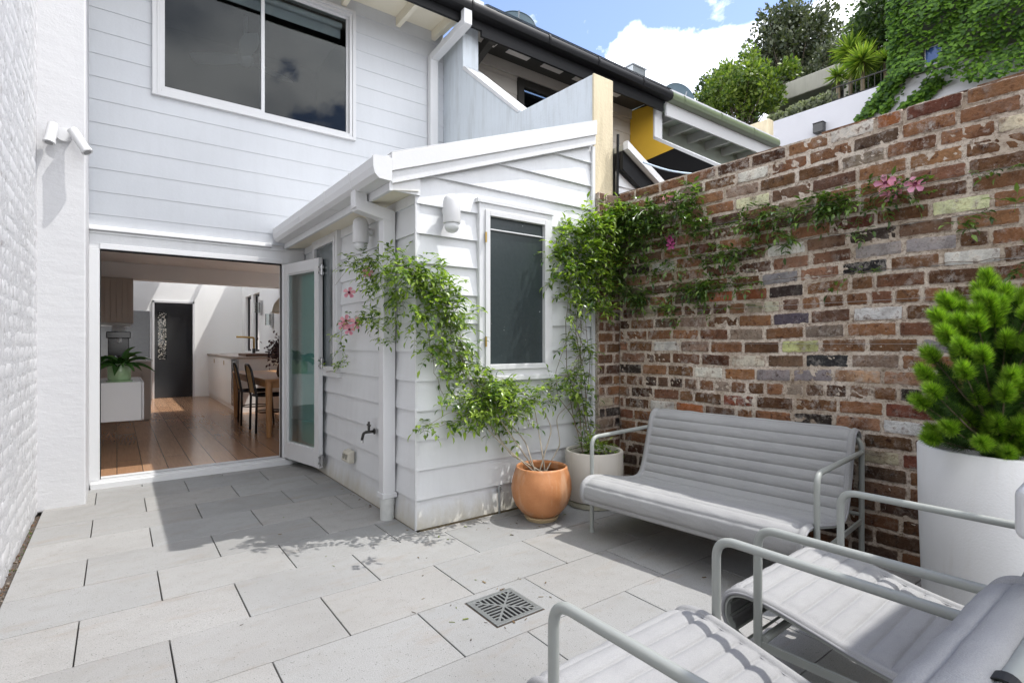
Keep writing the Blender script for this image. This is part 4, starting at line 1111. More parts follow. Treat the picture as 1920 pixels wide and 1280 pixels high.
for (z, ya, yb, n, sg) in ((2.02, 2.45, .95, 150, .035), (2.0, 2.3, 1.3, 60, .03), (1.83, 2.75, 1.45, 95, .035), (1.60, 2.85, 1.75, 110, .03), (1.62, 2.3, 1.9, 40, .02), (2.03, 1.5, .6, 26, .02), (1.83, 1.3, .55, 12, .02), (1.58, 1.7, .5, 10, .02), (1.44, 2.4, 1.9, 8, .03), (1.83, .7, .2, 14, .04), (1.72, .55, .2, 12, .05)):
    k = 0
    while k < n:
        y = ya+(yb-ya)*rn.random()**1.15
        g = noise.noise(Vector((y*4.2, z*9, 2)))
        if g < -.05 and rn.random() < .8: k += .5; continue
        for _ in range(3):
            p = Vector((XW-.02-abs(rn.gauss(0, .03)), y+rn.gauss(0, .04), z+rn.gauss(-.008, sg)))
            pinnate(lf2, p, rvec(rn)+Vector((-.5, 0, -.2)), rn, .040*rn.uniform(.7, 1.15), stem=stm)
            k += 1
S = MB()
for pts in ([(1085, 760), (1062, 690), (1060, 600), (1075, 520)], [(1090, 740), (1085, 650), (1095, 560)], [(1100, 780), (1098, 700), (1080, 620), (1090, 520)], [(1075, 780), (1045, 740), (1040, 700), (1070, 620)], [(1095, 800), (1108, 690), (1100, 600)], [(1080, 800), (1070, 740), (1095, 660), (1070, 580)]):
    ws = [Vector((SX+rn.uniform(-.13, .0), SY+rn.uniform(-.05, .08), .35))]
    for (px, py) in pts: ws.append(PF(px, py, .03)+rvec(rn)*.012)
    ws = fillet(ws, .1, 5); S.tube(ws, [.004-.002*i/(len(ws)-1) for i in range(len(ws))], 6)
for z, ya, yb in ((2.03, 2.8, .5), (1.835, 2.8, .3), (1.60, 2.9, .6)):
    ws = [Vector((XW-.02+rn.uniform(-.008, .006), ya+(yb-ya)*i/40, z+rn.uniform(-.008, .008))) for i in range(41)]; S.tube(ws, .0016, 5)
weave(S, PF, [(1085, 780), (1075, 700), (1090, 620), (1070, 540), (1085, 470), (1100, 420)], rn, 3); weave(S, PB, [(1175, 400), (1240, 400), (1290, 380)], rn, 3); weave(S, PB, [(1175, 470), (1215, 440), (1290, 430)], rn, 2); weave(S, PB, [(1170, 540), (1215, 560), (1260, 580)], rn, 2)
S.build('stem', M['stem'], v2, smooth=True); stm.build('leaf_stalk', M['leaf_vine_dark'], v2)
for _ in range(60):   # low growth in the pot itself
    a = rn.uniform(0, 6.28); r_ = rn.uniform(0, .15); pinnate(lf, Vector((SX+r_*math.cos(a), SY+r_*math.sin(a), .37+rn.uniform(0, .09))), rvec(rn)+Vector((0, 0, .4)), rn, .038, stem=None)
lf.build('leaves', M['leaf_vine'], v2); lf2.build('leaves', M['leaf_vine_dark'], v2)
for (px, py, s, mt) in ((1660, 345, .048, 'petal'), (1674, 353, .044, 'petal'), (1666, 364, .040, 'petal'), (1715, 347, .044, 'petal'), (1253, 372, .042, 'petal'), (1136, 404, .03, 'petal'), (1256, 446, .034, 'petal_deep'), (1258, 460, .032, 'petal_deep'), (1138, 414, .026, 'petal_deep')):
    fb = MB(); fc = MB(); flower(fb, fc, PB(px, py, .06), Vector((-1, -.5, .1))+rvec(rn)*.3, rn, s)
    fo = fb.build('flower', M[mt], v2); fc.build('flower_throat', M['throat'], fo)
# wires
for i, z in enumerate((2.03, 1.835, 1.60, 1.44, 1.20)):
    nm = ('top', 'second', 'third', 'fourth', 'lowest')[i]
    wr = thing('trellis_wire', nm+' horizontal steel trellis wire strung across the brick wall', 'wire', (XW-.02, 1.2, z), 0, 'trellis wires on the brick wall')
    b = MB(); b.tube([(XW-.016, -1.0+4.0*k/24, z-.004*math.sin(math.pi*k/24)) for k in range(25)], .0011, 5); b.build('wire_strand', M['galv'], wr)
    for y in (.42, 2.95):
        b = MB(); b.tube([(XW+.01, y, z), (XW-.016, y, z)], .003, 8); b.tube([(XW-.016+.008*math.cos(t), y, z+.008*math.sin(t)) for t in [2*math.pi*k/12 for k in range(13)]], .002, 6); b.build('eye_bolt', M['steel'], wr)
# ---- woolly bush in the tall pot
rn = random.Random(9)
wb = thing('needle_bush', 'bright lime green fluffy needle leaved bush in the tall white planter', 'bush', (BX, BY, .66))
nd = MB(); nd2 = MB(); br_ = MB()
def needles(mb, c, ax, rad, L, n):
    ax = ax.normalized()
    for _ in range(n):
        t = rn.random(); p = c-ax*L*(1-t); d = rvec(rn); d = (d-ax*d.dot(ax)); 
        if d.length < 1e-3: continue
        d.normalize(); d = (d*(1-.55*t)+ax*(.35+1.1*t*rn.random())).normalized()
        ll = rad*rn.uniform(.7, 1.1); sd = d.cross(rvec(rn)).normalized()*.00068
        tip = p+d*ll+Vector((0, 0, .004)); m1 = p+d*ll*.55
        mb.add([p-sd*.6, p+sd*.6, m1+sd, tip, m1-sd], [(0, 1, 2, 3, 4)])
poms = []
cc = Vector((BX, BY, 0))
UPX = [(1835, 540, .0), (1862, 530, .05), (1885, 545, -.05), (1770, 560, -.05), (1905, 640, -.12), (1770, 620, -.12), (1755, 590, -.08), (1795, 600, -.1), (1830, 600, -.14), (1865, 590, -.1), (1800, 645, -.18), (1805, 690, -.2), (1740, 660, -.1), (1730, 695, -.12), (1720, 750, -.12), (1745, 730, -.16), (1912, 700, -.18), (1885, 730, -.22), (1840, 660, -.2), (1775, 800, -.14), (1840, 830, -.22), (1890, 850, -.2), (1740, 820, -.08), (1850, 515, 0)]
for (px, py, off) in UPX:
    d = ray(px, py); t = (BX*FW[0]+BY*FW[1]+off)
    poms.append(Vector((d[0]*t, d[1]*t, CAMH+d[2]*t)))
for _ in range(110):
    a = rn.uniform(0, 2*math.pi); z = rn.uniform(.78, 1.42)
    Rz = .25*math.sqrt(max(1-((z-1.08)/.46)**2, .05))+.02; r_ = Rz*rn.uniform(.55, 1.02)
    poms.append(Vector((BX+r_*math.cos(a), BY+r_*math.sin(a), z)))
for p in poms:
    base = Vector((BX, BY, max(.74, p.z-.22-.6*math.hypot(p.x-BX, p.y-BY)*.5))); ax = (p-base)
    br_.tube([base, base.lerp(p, .5)+Vector((0, 0, -.01)), p], [.006, .004, .002], 6)
    needles(nd, p, ax, .047, .055, 950)
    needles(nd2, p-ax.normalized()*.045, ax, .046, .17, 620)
br_.build('branch', M['stem'], wb)
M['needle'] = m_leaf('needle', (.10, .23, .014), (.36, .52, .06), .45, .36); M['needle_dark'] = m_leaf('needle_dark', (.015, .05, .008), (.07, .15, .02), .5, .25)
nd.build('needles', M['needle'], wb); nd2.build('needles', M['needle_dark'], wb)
# ================================================================= things inside the house
M['beige_panel'] = m_paint('beige_panel', (.42, .36, .31), .55, .03); M['worktop'] = m_paint('worktop', (.62, .60, .57), .3, .04)
M['table_oak'] = m_plain('table_oak', (.42, .22, .09), .4); M['cane'] = m_plain('cane', (.42, .28, .13), .7); M['bent_black'] = m_plain('bent_black', (.010, .010, .011), .3)
M['green_pot'] = m_plain('green_pot', (.30, .44, .24), .25, coat=.4); M['dark_screen'] = m_plain('dark_screen', (.015, .015, .016), .15)
FZ = .052
# floating white cabinet
a = P(189, 720, Y=6.9); b2 = P(270, 705, Y=6.9)
fc_ = thing('floating_cabinet', 'white wall hung cabinet just inside the door, carrying the green potted plant', 'cabinet', (-.1, 7.15, .38))
ztop = P(228, 717, Y=6.9).z; zbot = P(228, 790, Y=6.9).z
b = MB(); b.box(-.499, b2.x-.02, 6.92, 7.95, zbot, ztop); b.build('cabinet_body', M['white_trim'], fc_, bevel=.003)
b = MB(); b.box(b2.x-.016, b2.x, 6.925, 7.94, zbot+.004, ztop-.004); b.build('drawer_front', M['white_trim'], fc_, bevel=.002)
pc = P(224, 718, Y=7.05)
pp_ = thing('potted_plant', 'broad leaved green house plant in a glossy sage green pot on the white cabinet', 'house plant', (pc.x, 7.1, ztop))
b = MB(); b.lathe([(0, .0), (.115, .0), (.118, .012), (.10, .014)], (0, 0, 0), 32); b.build('saucer', M['green_pot'], pp_, local=True, smooth=True)
b = MB(); b.lathe([(0, .015), (.092, .015), (.104, .03), (.106, .19), (.102, .195), (.095, .19), (.094, .16), (0, .16)], (0, 0, 0), 40); b.build('pot_body', M['green_pot'], pp_, local=True, smooth=True, auto=50)
rn = random.Random(12); b = MB()
for i in range(26):
    a_ = 2.4*i; el = rn.uniform(.25, 1.35); L = rn.uniform(.22, .34); W = rn.uniform(.055, .08)
    dh = Vector((math.cos(a_), math.sin(a_), 0)); base = Vector((dh.x*.02, dh.y*.02, .16)); sd = Vector((-dh.y, dh.x, 0)); rows = []
    for k in range(9):
        t = k/8; ang = el-1.1*t*t*(.9 if el < .9 else .3); base2 = base+dh*L*t*math.cos(el-.35*t)+Vector((0, 0, L*t*math.sin(el-.55*t)))
        w_ = W*math.sin(math.pi*min(t*.86+.13, 1))**.8+.001
        up = Vector((0, 0, .12*w_*4))
        rows.append([tuple(base2-sd*w_*.5+up), tuple(base2), tuple(base2+sd*w_*.5+up)])
    b.sheet(rows)
M['leaf_house'] = m_leaf('leaf_house', (.025, .085, .02), (.07, .17, .045), .25, .25)
b.build('leaves', M['leaf_house'], pp_, local=True, smooth=True)
# upper cabinet / base cabinet / fridge side
uc = thing('wall_cupboard', 'beige grooved wall cupboard under the ceiling beam above the coffee machine', 'cupboard', (-.2, 9.75, 1.45))
tl = P(196, 535, Y=9.2); br2 = P(250, 605, Y=9.2)
b = MB(); b.box(-.499, br2.x, 9.2, 10.3, br2.z, 2.11); b.build('cupboard_body', M['beige_panel'], uc, bevel=.002)
b = MB(); n = 4; x = -.3
for k in range(5):
    xx = tl.x+(br2.x-tl.x)*k/5; b.box(xx+.003, xx+(br2.x-tl.x)/5-.003, 9.19, 9.199, br2.z+.01, 2.10)
b.build('cupboard_door', M['beige_panel'], uc, bevel=.002)
b = MB(); b.box(-.45, br2.x-.02, 9.25, 10.25, br2.z-.03, br2.z-.002); b.build('range_hood', M['plastic_grey'], uc)
bc = thing('kitchen_counter', 'beige grooved kitchen counter with pale worktop behind the white cabinet', 'counter', (-.1, 9.8, 0))
xr = P(283, 783, Z=FZ).x; zt = P(283, 676, X=xr).z
zt = .95
b = MB(); b.box(-.499, xr-.01, 9.62, 11.6, FZ+.001, zt-.03); b.build('counter_body', M['beige_panel'], bc, bevel=.002)
b = MB()
for k in range(8): b.box(-.49+k*(xr+.48)/8+.003, -.49+(k+1)*(xr+.48)/8-.003, 9.608, 9.619, FZ+.02, zt-.04)
b.build('counter_panel', M['beige_panel'], bc, bevel=.002)
b = MB(); b.box(-.499, xr+.01, 9.59, 11.6, zt-.029, zt); b.build('worktop', M['worktop'], bc, bevel=.002)
cm = thing('coffee_machine', 'dark coffee machine on the worktop behind the potted plant', 'coffee machine', (.02, 9.95, zt))
b = MB(); b.box(-.13, .13, -.15, .15, 0, .05); b.box(-.13, .13, .02, .15, .05, .40); b.box(-.15, .15, -.15, .15, .32, .42); b.build('machine_body', M['dark_screen'], cm, local=True, bevel=.01)
b = MB(); b.tube([(0, -.07, .32), (0, -.07, .27)], .035, 14); b.tube([(0, -.07, .28), (0, -.2, .27)], .012, 8); b.build('filter_holder', M['steel'], cm, local=True)
b = MB(); b.box(-.08, .08, -.12, -.0, .43, .50); b.tube([(-.05, -.05, .42), (-.05, -.05, .52)], .03, 12); b.build('cup_stack', M['white_trim'], cm, local=True)
fr = thing('fridge', 'tall dark grey fridge between the beige counter and the black door', 'fridge', (.2, 12.1, 0))
q = P(284, 583, Y=11.7); b = MB(); b.box(-.499, q.x-.03, 11.66, 12.5, FZ+.001, q.z); b.build('fridge_body', m_plain('fridge_grey', (.16, .165, .17), .3, .3), fr, bevel=.01)
b = MB(); b.box(q.x-.029, q.x, 11.67, 12.49, FZ+.03, q.z-.01); b.build('fridge_door', m_plain('fridge_face', (.5, .51, .52), .3, .5), fr, bevel=.006)
# black door
bd = thing('black_panel_door', 'glossy black doorway panel with glazed strip at the back of the kitchen', 'door', (.96, 13.28, 0))
b = MB(); b.box(.622, 1.298, 13.25, 13.29, FZ+.002, 2.038); b.build('door_leaf', M['dark_screen'], bd)
b = MB(); b.box(.68, .84, 13.238, 13.249, .85, 1.85); b.build('glazed_strip', M['glass_dark'], bd)
rn = random.Random(5); b = MB()
for _ in range(260):
    x = rn.uniform(.69, .83); z = rn.uniform(.86, 1.84); s = rn.uniform(.006, .016); d = rvec(rn)*s
    b.add([(x-s, 13.236, z), (x, 13.236, z-s*.6), (x+s, 13.236, z+d.z), (x, 13.236, z+s)], [(0, 1, 2, 3)])
b.build('leaf_pattern', M['stone_pot'], bd)
# peninsula
pe = thing('kitchen_peninsula', 'white kitchen peninsula with timber topped sink side beyond the dining table', 'counter', (1.9, 10.2, 0))
b = MB(); b.box(1.60, 2.249, 9.62, 13.19, FZ+.001, .94); b.build('counter_body', M['int_white'], pe, bevel=.002)
b = MB(); b.box(1.585, 1.599, 10.25, 13.1, FZ+.08, .925); b.build('cupboard_door', M['int_white'], pe, bevel=.002)
b = MB(); b.box(1.58, 1.599, 9.65, 10.22, FZ+.08, .925); b.build('dishwasher_door', M['steel'], pe, bevel=.003)
b = MB(); b.box(1.57, 2.30, 9.598, 13.19, .941, .975); b.build('worktop', M['beige_panel'], pe, bevel=.002)
b = MB(); b.box(1.578, 1.584, 11.0, 11.06, .80, .88); b.box(1.578, 1.584, 12.2, 12.26, .80, .88); b.each('pull_handle', M['brass'], pe)
tb = thing('chopping_board', 'brown timber board beside the tap on the peninsula', 'board', (1.95, 10.1, .975)); b = MB(); b.box(1.72, 2.2, 9.72, 10.4, .976, 1.02); b.build('board', m_plain('walnut', (.13, .06, .03), .5), tb, bevel=.004)
kt = thing('kitchen_tap', 'tall brass kitchen mixer tap on the peninsula under the windows', 'tap', (2.0, 10.6, .975))
b = MB(); b.tube(fillet([(2.0, 10.55, .976), (2.0, 10.55, 1.30), (1.70, 10.45, 1.31)], .03), .017, 12); b.build('tap_spout', M['brass'], kt, smooth=True); b = MB(); b.tube([(2.0, 10.55, .976), (2.0, 10.55, 1.1)], .027, 14); b.build('tap_base', M['bent_black'], kt)
for i, (y, z, lb) in enumerate(((11.1, 1.88, 'glass wall light by the kitchen windows, the farther one'), (10.2, 1.62, 'glass wall light by the kitchen windows, the nearer one'))):
    wl = thing('glass_wall_light', lb, 'wall light', (2.24, y, z), 0, 'glass wall lights in the kitchen')
    b = MB(); b.box(-.03, .0, -.05, .05, -.14, .14); b.build('wall_plate', M['steel'], wl, local=True); b = MB(); b.tube([(-.08, 0, -.1), (-.08, 0, .1)], .045, 14); b.build('glass_shade', M['glass'], wl, local=True)
# dining table
dt = thing('dining_table', 'light oak dining table seen through the doorway', 'table', (1.9, 8.1, 0))
TXa, TXb, TYa, TYb, TZ = 1.44, 2.36, 6.92, 9.25, .76
b = MB(); b.box(TXa, TXb, TYa, TYb, TZ-.03, TZ); b.build('table_top', M['table_oak'], dt, bevel=.006)
for (x, y) in ((TXa+.05, TYa+.05), (TXb-.05, TYa+.05), (TXa+.05, TYb-.05), (TXb-.05, TYb-.05)):
    b = MB(); b.tube([(x, y, TZ-.032), (x, y, FZ)], [.042, .030], 16); b.build('leg', M['table_oak'], dt, smooth=True, auto=50)
b = MB(); b.box(TXa+.08, TXb-.08, TYa+.04, TYa+.07, TZ-.11, TZ-.031); b.box(TXa+.04, TXa+.07, TYa+.08, TYb-.08, TZ-.11, TZ-.031); b.box(TXb-.07, TXb-.04, TYa+.08, TYb-.08, TZ-.11, TZ-.031); b.build('table_apron', M['table_oak'], dt)
def bent_chair(label, loc, rz, src=None):
    if src is not None:
        c = copy_tree(src); c.location = loc; c.rotation_euler = (0, 0, rz); c['label'] = label; return c
    t = thing('dining_chair', label, 'dining chair', loc, rz, 'black bentwood dining chairs')
    # local: x across, -y is the back
    b = MB()
    back = fillet([(-.19, -.20, 0), (-.185, -.19, .45), (-.17, -.25, .80), (-.10, -.27, .87), (.10, -.27, .87), (.17, -.25, .80), (.185, -.19, .45), (.19, -.20, 0)], .08, 5); b.tube(back, .015, 10)
    b.build('back_frame', M['bent_black'], t, local=True, smooth=True)
    for x in (-.18, .18):
        b = MB(); b.tube([(x*.9, .19, .45), (x*1.05, .22, 0)], [.016, .011], 10); b.build('leg', M['bent_black'], t, local=True, smooth=True)
    b = MB(); b.lathe([(0, .455), (.20, .455), (.215, .465), (.215, .48), (.20, .485)], (0, 0, 0), 32); b.tube([(.17*math.cos(k*math.pi/8), .17*math.sin(k*math.pi/8), .25) for k in range(17)], .008, 8); b.build('seat', M['bent_black'], t, local=True, smooth=True, auto=50)
    b = MB()
    for i in range(13):
        x = -.135+.27*i/12; b.tube([(x, -.205, .50), (x*.95, -.24, .70), (x*.85, -.262, .85)], .0035, 5)
    for i in range(15):
        z = .51+.33*i/14; f = (z-.5)/.35; b.tube([(-.14+.015*f, -.206-.056*f, z), (.14-.015*f, -.206-.056*f, z)], .0035, 5)
    b.sheet([[(-.14, -.207, .5), (.14, -.207, .5)], [(-.125, -.245, .72), (.125, -.245, .72)], [(-.11, -.262, .85), (.11, -.262, .85)]])
    b.build('cane_panel', M['cane'], t, local=True)
    return t
ch = bent_chair('black bentwood chair with cane back tucked under the oak table, nearest the doorway', (1.62, 7.55, FZ), R(-90))
bent_chair('black bentwood chair with cane back tucked under the oak table, nearer the peninsula', (1.60, 8.35, FZ), R(-94), ch)
bent_chair('black bentwood chair on the far side of the oak table, top rail showing above it', (2.36, 8.75, FZ), R(90), ch)
bent_chair('black bentwood chair on the far side of the oak table, partly behind the glass door', (2.34, 7.7, FZ), R(92), ch)
pd = thing('pendant_lamp', 'cream domed pendant lamp hanging over the dining table', 'pendant lamp', (1.95, 7.9, 1.62))
q = P(515, 590, Y=7.9); 
b = MB(); b.lathe([(.0, .26), (.05, .255), (.13, .21), (.19, .13), (.215, .05), (.218, .0), (.21, .0), (.18, .10)], (0, 0, 0), 36); b.build('lamp_shade', M['cream'], pd, smooth=True, local=True); b = MB(); b.tube([(0, 0, .26), (0, 0, .72)], .004, 6); b.build('flex', M['bent_black'], pd, local=True)
b = MB(); b.sphere((0, 0, .03), .05, 16, 10); b.build('bulb', M['white_trim'], pd, smooth=True, local=True)
vs = thing('flower_vase', 'dark dried flowers in a brown glass vase on the dining table', 'vase', (1.72, 7.35, TZ))
b = MB(); b.lathe([(0, 0), (.045, 0), (.06, .05), (.05, .13), (.03, .18), (.035, .20)], (0, 0, 0), 24); b.build('vase_body', m_plain('brown_glass', (.09, .05, .035), .15), vs, smooth=True, local=True)
b = MB(); rn = random.Random(6)
for _ in range(420):
    p = Vector((rn.gauss(0, .075), rn.gauss(0, .06), .34+rn.gauss(0, .085))); leaflet(b, p, rvec(rn), rvec(rn), .05, .03)
b.build('foliage', m_leaf('dried', (.05, .03, .035), (.13, .075, .075), .7, .1), vs, local=True)
b = MB()
for _ in range(8): b.tube([(0, 0, .15), (rn.gauss(0, .05), rn.gauss(0, .05), .36)], .003, 5)
b.each('stem', M['stem'], vs, local=True)
# ceiling fan behind the upper window
fn = thing('ceiling_fan', 'white ceiling fan seen through the upper window', 'ceiling fan', (1.22, 6.9, 4.55))
b = MB(); b.tube([(0, 0, 0), (0, 0, .5)], .02, 10); b.lathe([(0, -.08), (.05, -.07), (.09, -.02), (.08, .05), (.0, .08)], (0, 0, 0), 24); b.build('motor_housing', M['white_trim'], fn, smooth=True, local=True)
for k in range(3):
    a_ = R(25+120*k); d = Vector((math.cos(a_), math.sin(a_), 0)); s_ = Vector((-d.y, d.x, 0)); rows = []
    for i in range(9):
        t = i/8; w_ = .05+.05*math.sin(math.pi*t*.9); p = d*(.07+.55*t)
        rows.append([tuple(p-s_*w_+Vector((0, 0, -.02))), tuple(p+s_*w_+Vector((0, 0, .02)))])
    b = MB(); b.sheet(rows); b.build('fan_blade', M['white_trim'], fn, smooth=True, local=True)

sb_ = thing('added_sideboard', 'unseen low white sideboard under the side opening of the dining room', 'added_sideboard', (3.0, 7.6, FZ))  # added out of view to bounce sunlight up to the ceiling
b = MB(); b.box(2.72, 3.28, 6.1, 9.2, FZ+.10, .80); b.box(2.76, 3.26, 6.15, 9.15, FZ+.001, FZ+.099); b.build('cabinet_body', M['int_white'], sb_, bevel=.003)
b = MB()
for k in range(5): b.box(2.70, 2.719, 6.12+.612*k, 6.12+.612*k+.60, FZ+.11, .79)
b.each('cabinet_door', M['int_white'], sb_)
# ================================================================= party wall between the houses
pw = thing('party_wall', 'pale grey rendered party wall beside the annexe roof with a peeling cream end face', 'wall', (3.25, 4.2, 0))
b = MB(); x0, x1 = 3.142, 3.352
poly = [(5.75, 0), (3.11, 0), (3.11, 3.415), (4.126, 3.452), (5.143, 4.297), (5.143, 4.86), (5.75, 4.86)]
b.prism(poly, 'x', x0, x1); b.build('rendered_face', M['grey_render'], pw, bevel=.01)
b = MB(); b.box(3.141, 3.372, 3.090, 3.1095, 2.3, 3.418); b.box(3.3521, 3.372, 3.11, 3.3, 2.3, 3.418); b.build('cream_end', M['cream_render'], pw, bevel=.006)
b = MB(); b.prism([(5.15, 4.30), (4.13, 3.457), (4.10, 3.47), (5.12, 4.325)], 'x', x0-.006, x1+.006); b.build('coping', M['white_wood'], pw)
b = MB(); b.add([(3.1395, 3.12, 3.0), (3.1395, 3.12, 3.19), (3.1395, 4.35, 3.0)], [(0, 1, 2)]); b.build('flashing', M['grey_render'], pw)

# ================================================================= neighbouring house with black gutter
M['siding_beige'] = m_paint('siding_beige', (.50, .47, .42), .5, .03); M['panel_white'] = m_plain('panel_white', (.72, .68, .64), .5)
nh = thing('neighbour_house', 'beige weatherboard house next door with black gutter and white panels in its dark eaves', 'house', (5.0, 5.6, 0))
b = MB(); boards(b, lambda u, o, z: (u, YF-o, z), 3.353, 6.49, [(2.2+.19*i, 2.39+.19*i) for i in range(14)], [(4.26, 5.45, 3.3, 4.70)], lo=.012, hi=.004); b.build('weatherboard', M['siding_beige'], nh)
b = MB(); slab_holes(b, 3.353, 6.49, 0, 5.0, YF+.002, YF+.15, [(4.28, 5.43, 3.32, 4.68)]); b.build('wall', M['siding_beige'], nh)
q1 = P(975, 160, Y=5.58)
b = MB(); ringframe(b, 4.25, 5.46, 3.29, 4.71, .10, YF-.04, YF+.04); wo = b.build('window_frame', M['dark_timber'], nh, bevel=.004)
b = MB(); b.box(4.34, 5.37, YF+.0, YF+.006, 3.38, 4.62); b.build('pane', M['glass_dark'], wo)
b = MB(); b.box(4.2, 5.5, YF+.3, YF+.34, 3.2, 4.75); b.build('room_dark', M['black_paint'], nh)
b = MB()
PX = [3.40]+[3.92+.568*i for i in range(4)]
holes = [(x, x+.34, 5.19, 5.40) for x in PX]
xs = sorted({3.353, 6.49}|{h[i] for h in holes for i in (0, 1)}); ysl = [5.03, 5.19, 5.40, 5.60]
for i in range(len(xs)-1):
    for j in range(3):
        cx, cy = (xs[i]+xs[i+1])/2, (ysl[j]+ysl[j+1])/2
        if any(h[0] < cx < h[1] and h[2] < cy < h[3] for h in holes): continue
        b.box(xs[i], xs[i+1], ysl[j], ysl[j+1], 4.86, 4.89)
b.build('soffit', M['dark_timber'], nh)
for h_ in holes:
    b = MB(); b.box(h_[0], h_[1], h_[2], h_[3], 4.854, 4.859); b.build('eave_panel', M['panel_white'], nh)
b = MB(); b.box(3.3, 6.55, 4.997, 5.029, 4.66, 4.90); b.build('fascia', M['black_paint'], nh)
b = MB(); b.box(3.353, 6.49, 5.555, 5.584, 4.72, 4.859); b.build('eave_trim', M['siding_beige'], nh)
b = MB(); b.prism(gutter_prof(4.996, 4.945), 'x', 3.42, 6.62)
for x in (4.2, 5.05, 5.95): b.prism([(p[0]-.004, p[1]-.002) for p in gutter_prof(4.998, 4.952, 1.06)], 'x', x, x+.025)
b.build('gutter', M['black_paint'], nh, auto=40)
b = MB(); b.bar((3.50, 5.06, 4.68), (3.50, 5.06, 4.83), .10, .10, (0, 1, 0)); b.bar((3.42, 5.35, 4.55), (3.50, 5.08, 4.76), .09, .09); b.build('downpipe', M['dark_timber'], nh)
b = MB(); b.add([(3.3, 4.88, 4.96), (6.6, 4.88, 4.96), (6.6, 6.3, 5.52), (3.3, 6.3, 5.52)], [(0, 1, 2, 3)]); b.add([(3.3, 4.88, 4.955), (6.6, 4.88, 4.955), (6.6, 5.6, 5.2), (3.3, 5.6, 5.2)], [(3, 2, 1, 0)]); b.build('roof', M['galv'], nh)
# its annexe: roof falls to the right
na = thing('neighbour_annexe', 'white boarded annexe next door with falling white roof edge just above the brick wall', 'annexe', (4.2, 4, 0))
b = MB()
zr = lambda x: 2.85-(x-3.37)*.51
boards(b, lambda u, o, z: (u, 3.06-o, z), 3.375, 5.6, [(1.0+.19*i, 1.19+.19*i) for i in range(11)], (), lo=.02, hi=.006, clipf=lambda p: zr(p[0])-.20-p[1]); b.build('weatherboard', M['siding_ext'], na)
def rk(mb, t0, t1, y0, y1, x0=3.375, x1=5.7):
    mb.add([(x0, y0, zr(x0)+t0), (x1, y0, zr(x1)+t0), (x1, y1, zr(x1)+t0), (x0, y1, zr(x0)+t0), (x0, y0, zr(x0)+t1), (x1, y0, zr(x1)+t1), (x1, y1, zr(x1)+t1), (x0, y1, zr(x0)+t1)],
           [(0, 3, 2, 1), (4, 5, 6, 7), (0, 1, 5, 4), (1, 2, 6, 5), (2, 3, 7, 6), (3, 0, 4, 7)])
b = MB(); rk(b, -.045, .02, 2.93, 2.98); b.build('roof_edge', M['white_trim'], na)
b = MB(); rk(b, -.20, -.05, 2.985, 3.02); b.build('barge_board', M['black_paint'], na)
b = MB(); rk(b, -.046, .0, 2.985, 5.59); b.build('roof', M['galv'], na)
b = MB(); b.tube([(3.376, 3.05, 2.2), (3.376, 3.04, 2.95)], .012, 8); b.build('lead_pipe', M['black_paint'], na)
cb = thing('cable', 'pale blue cable looping over the brick wall top in front of the black wall', 'cable', (4.1, 3.0, 2.6))
p0 = P(1206, 304, Y=2.9); p1 = P(1300, 326, Y=2.75); b = MB(); b.tube([p0.lerp(p1, k/12)-Vector((0, 0, .02*math.sin(math.pi*k/12))) for k in range(13)], .008, 8); b.build('cable_run', m_plain('blue_cable', (.5, .62, .75), .4), cb)

# second party wall: yellow above, black below, white coping
yw = thing('yellow_party_wall', 'party wall painted yellow above and black below with a white front edge', 'wall', (6.6, 5, 0))
b = MB(); b.prism([(5.59, 3.97), (4.72, 4.03), (5.143, 4.30), (5.143, 4.80), (5.59, 4.85)], 'x', 6.49, 6.495); b.build('yellow_face', M['yellow'], yw)
b = MB(); b.prism([(5.75, 0), (3.2, 0), (3.2, 3.0), (5.143, 4.29), (5.143, 4.85), (5.75, 4.85)], 'x', 6.496, 6.66); b.build('rendered_face', M['black_paint'], yw)
b = MB(); b.box(6.489, 6.67, 5.115, 5.142, 4.28, 4.83); b.prism([(5.142, 4.275), (3.2, 2.99), (3.2, 3.04), (5.115, 4.31)], 'x', 6.489, 6.67); b.build('coping', M['white_wood'], yw)

# third house: green gutter
M['green_white'] = m_paint('green_white', (.55, .62, .56), .45, .04)
g3 = thing('green_gutter_house', 'pale terrace house with a mossy green gutter and open white rafters beyond the yellow wall', 'house', (8.2, 5.6, 0))
b = MB(); boards(b, lambda u, o, z: (u, YF-o, z), 6.66, 9.75, [(2.2+.19*i, 2.39+.19*i) for i in range(14)], [(7.25, 8.95, 3.2, 4.3)], lo=.012, hi=.004); b.build('weatherboard', M['green_white'], g3)
b = MB(); slab_holes(b, 6.66, 9.75, 0, 5.0, YF+.002, YF+.15, [(7.3, 8.9, 3.25, 4.25)]); b.build('wall', M['green_white'], g3)
b = MB(); ringframe(b, 7.25, 8.95, 3.2, 4.3, .07, YF-.04, YF+.04); b.box(8.05, 8.12, YF-.04, YF+.03, 3.2, 4.3); wo = b.build('window_frame', M['white_trim'], g3, bevel=.004)
b = MB(); b.box(7.3, 8.9, YF-.0, YF+.006, 3.25, 4.25); b.build('pane', M['glass_dark'], wo)
b = MB(); b.box(7.2, 9.0, YF+.3, YF+.34, 3.1, 4.4); b.build('room_dark', M['black_paint'], g3)
b = MB(); b.box(6.66, 9.75, 5.56, 5.585, 4.44, 4.72); b.build('eave_trim', M['green_white'], g3)
b = MB()
for i in range(6): b.box(6.9+.52*i, 6.945+.52*i, 5.03, 5.56, 4.66, 4.80)
b.each('rafter', M['white_trim'], g3)
b = MB(); b.box(6.66, 9.75, 5.03, 5.6, 4.805, 4.83); b.build('soffit', M['green_white'], g3)
b = MB(); b.box(6.62, 9.75, 4.997, 5.029, 4.62, 4.88); b.build('fascia', M['white_trim'], g3)
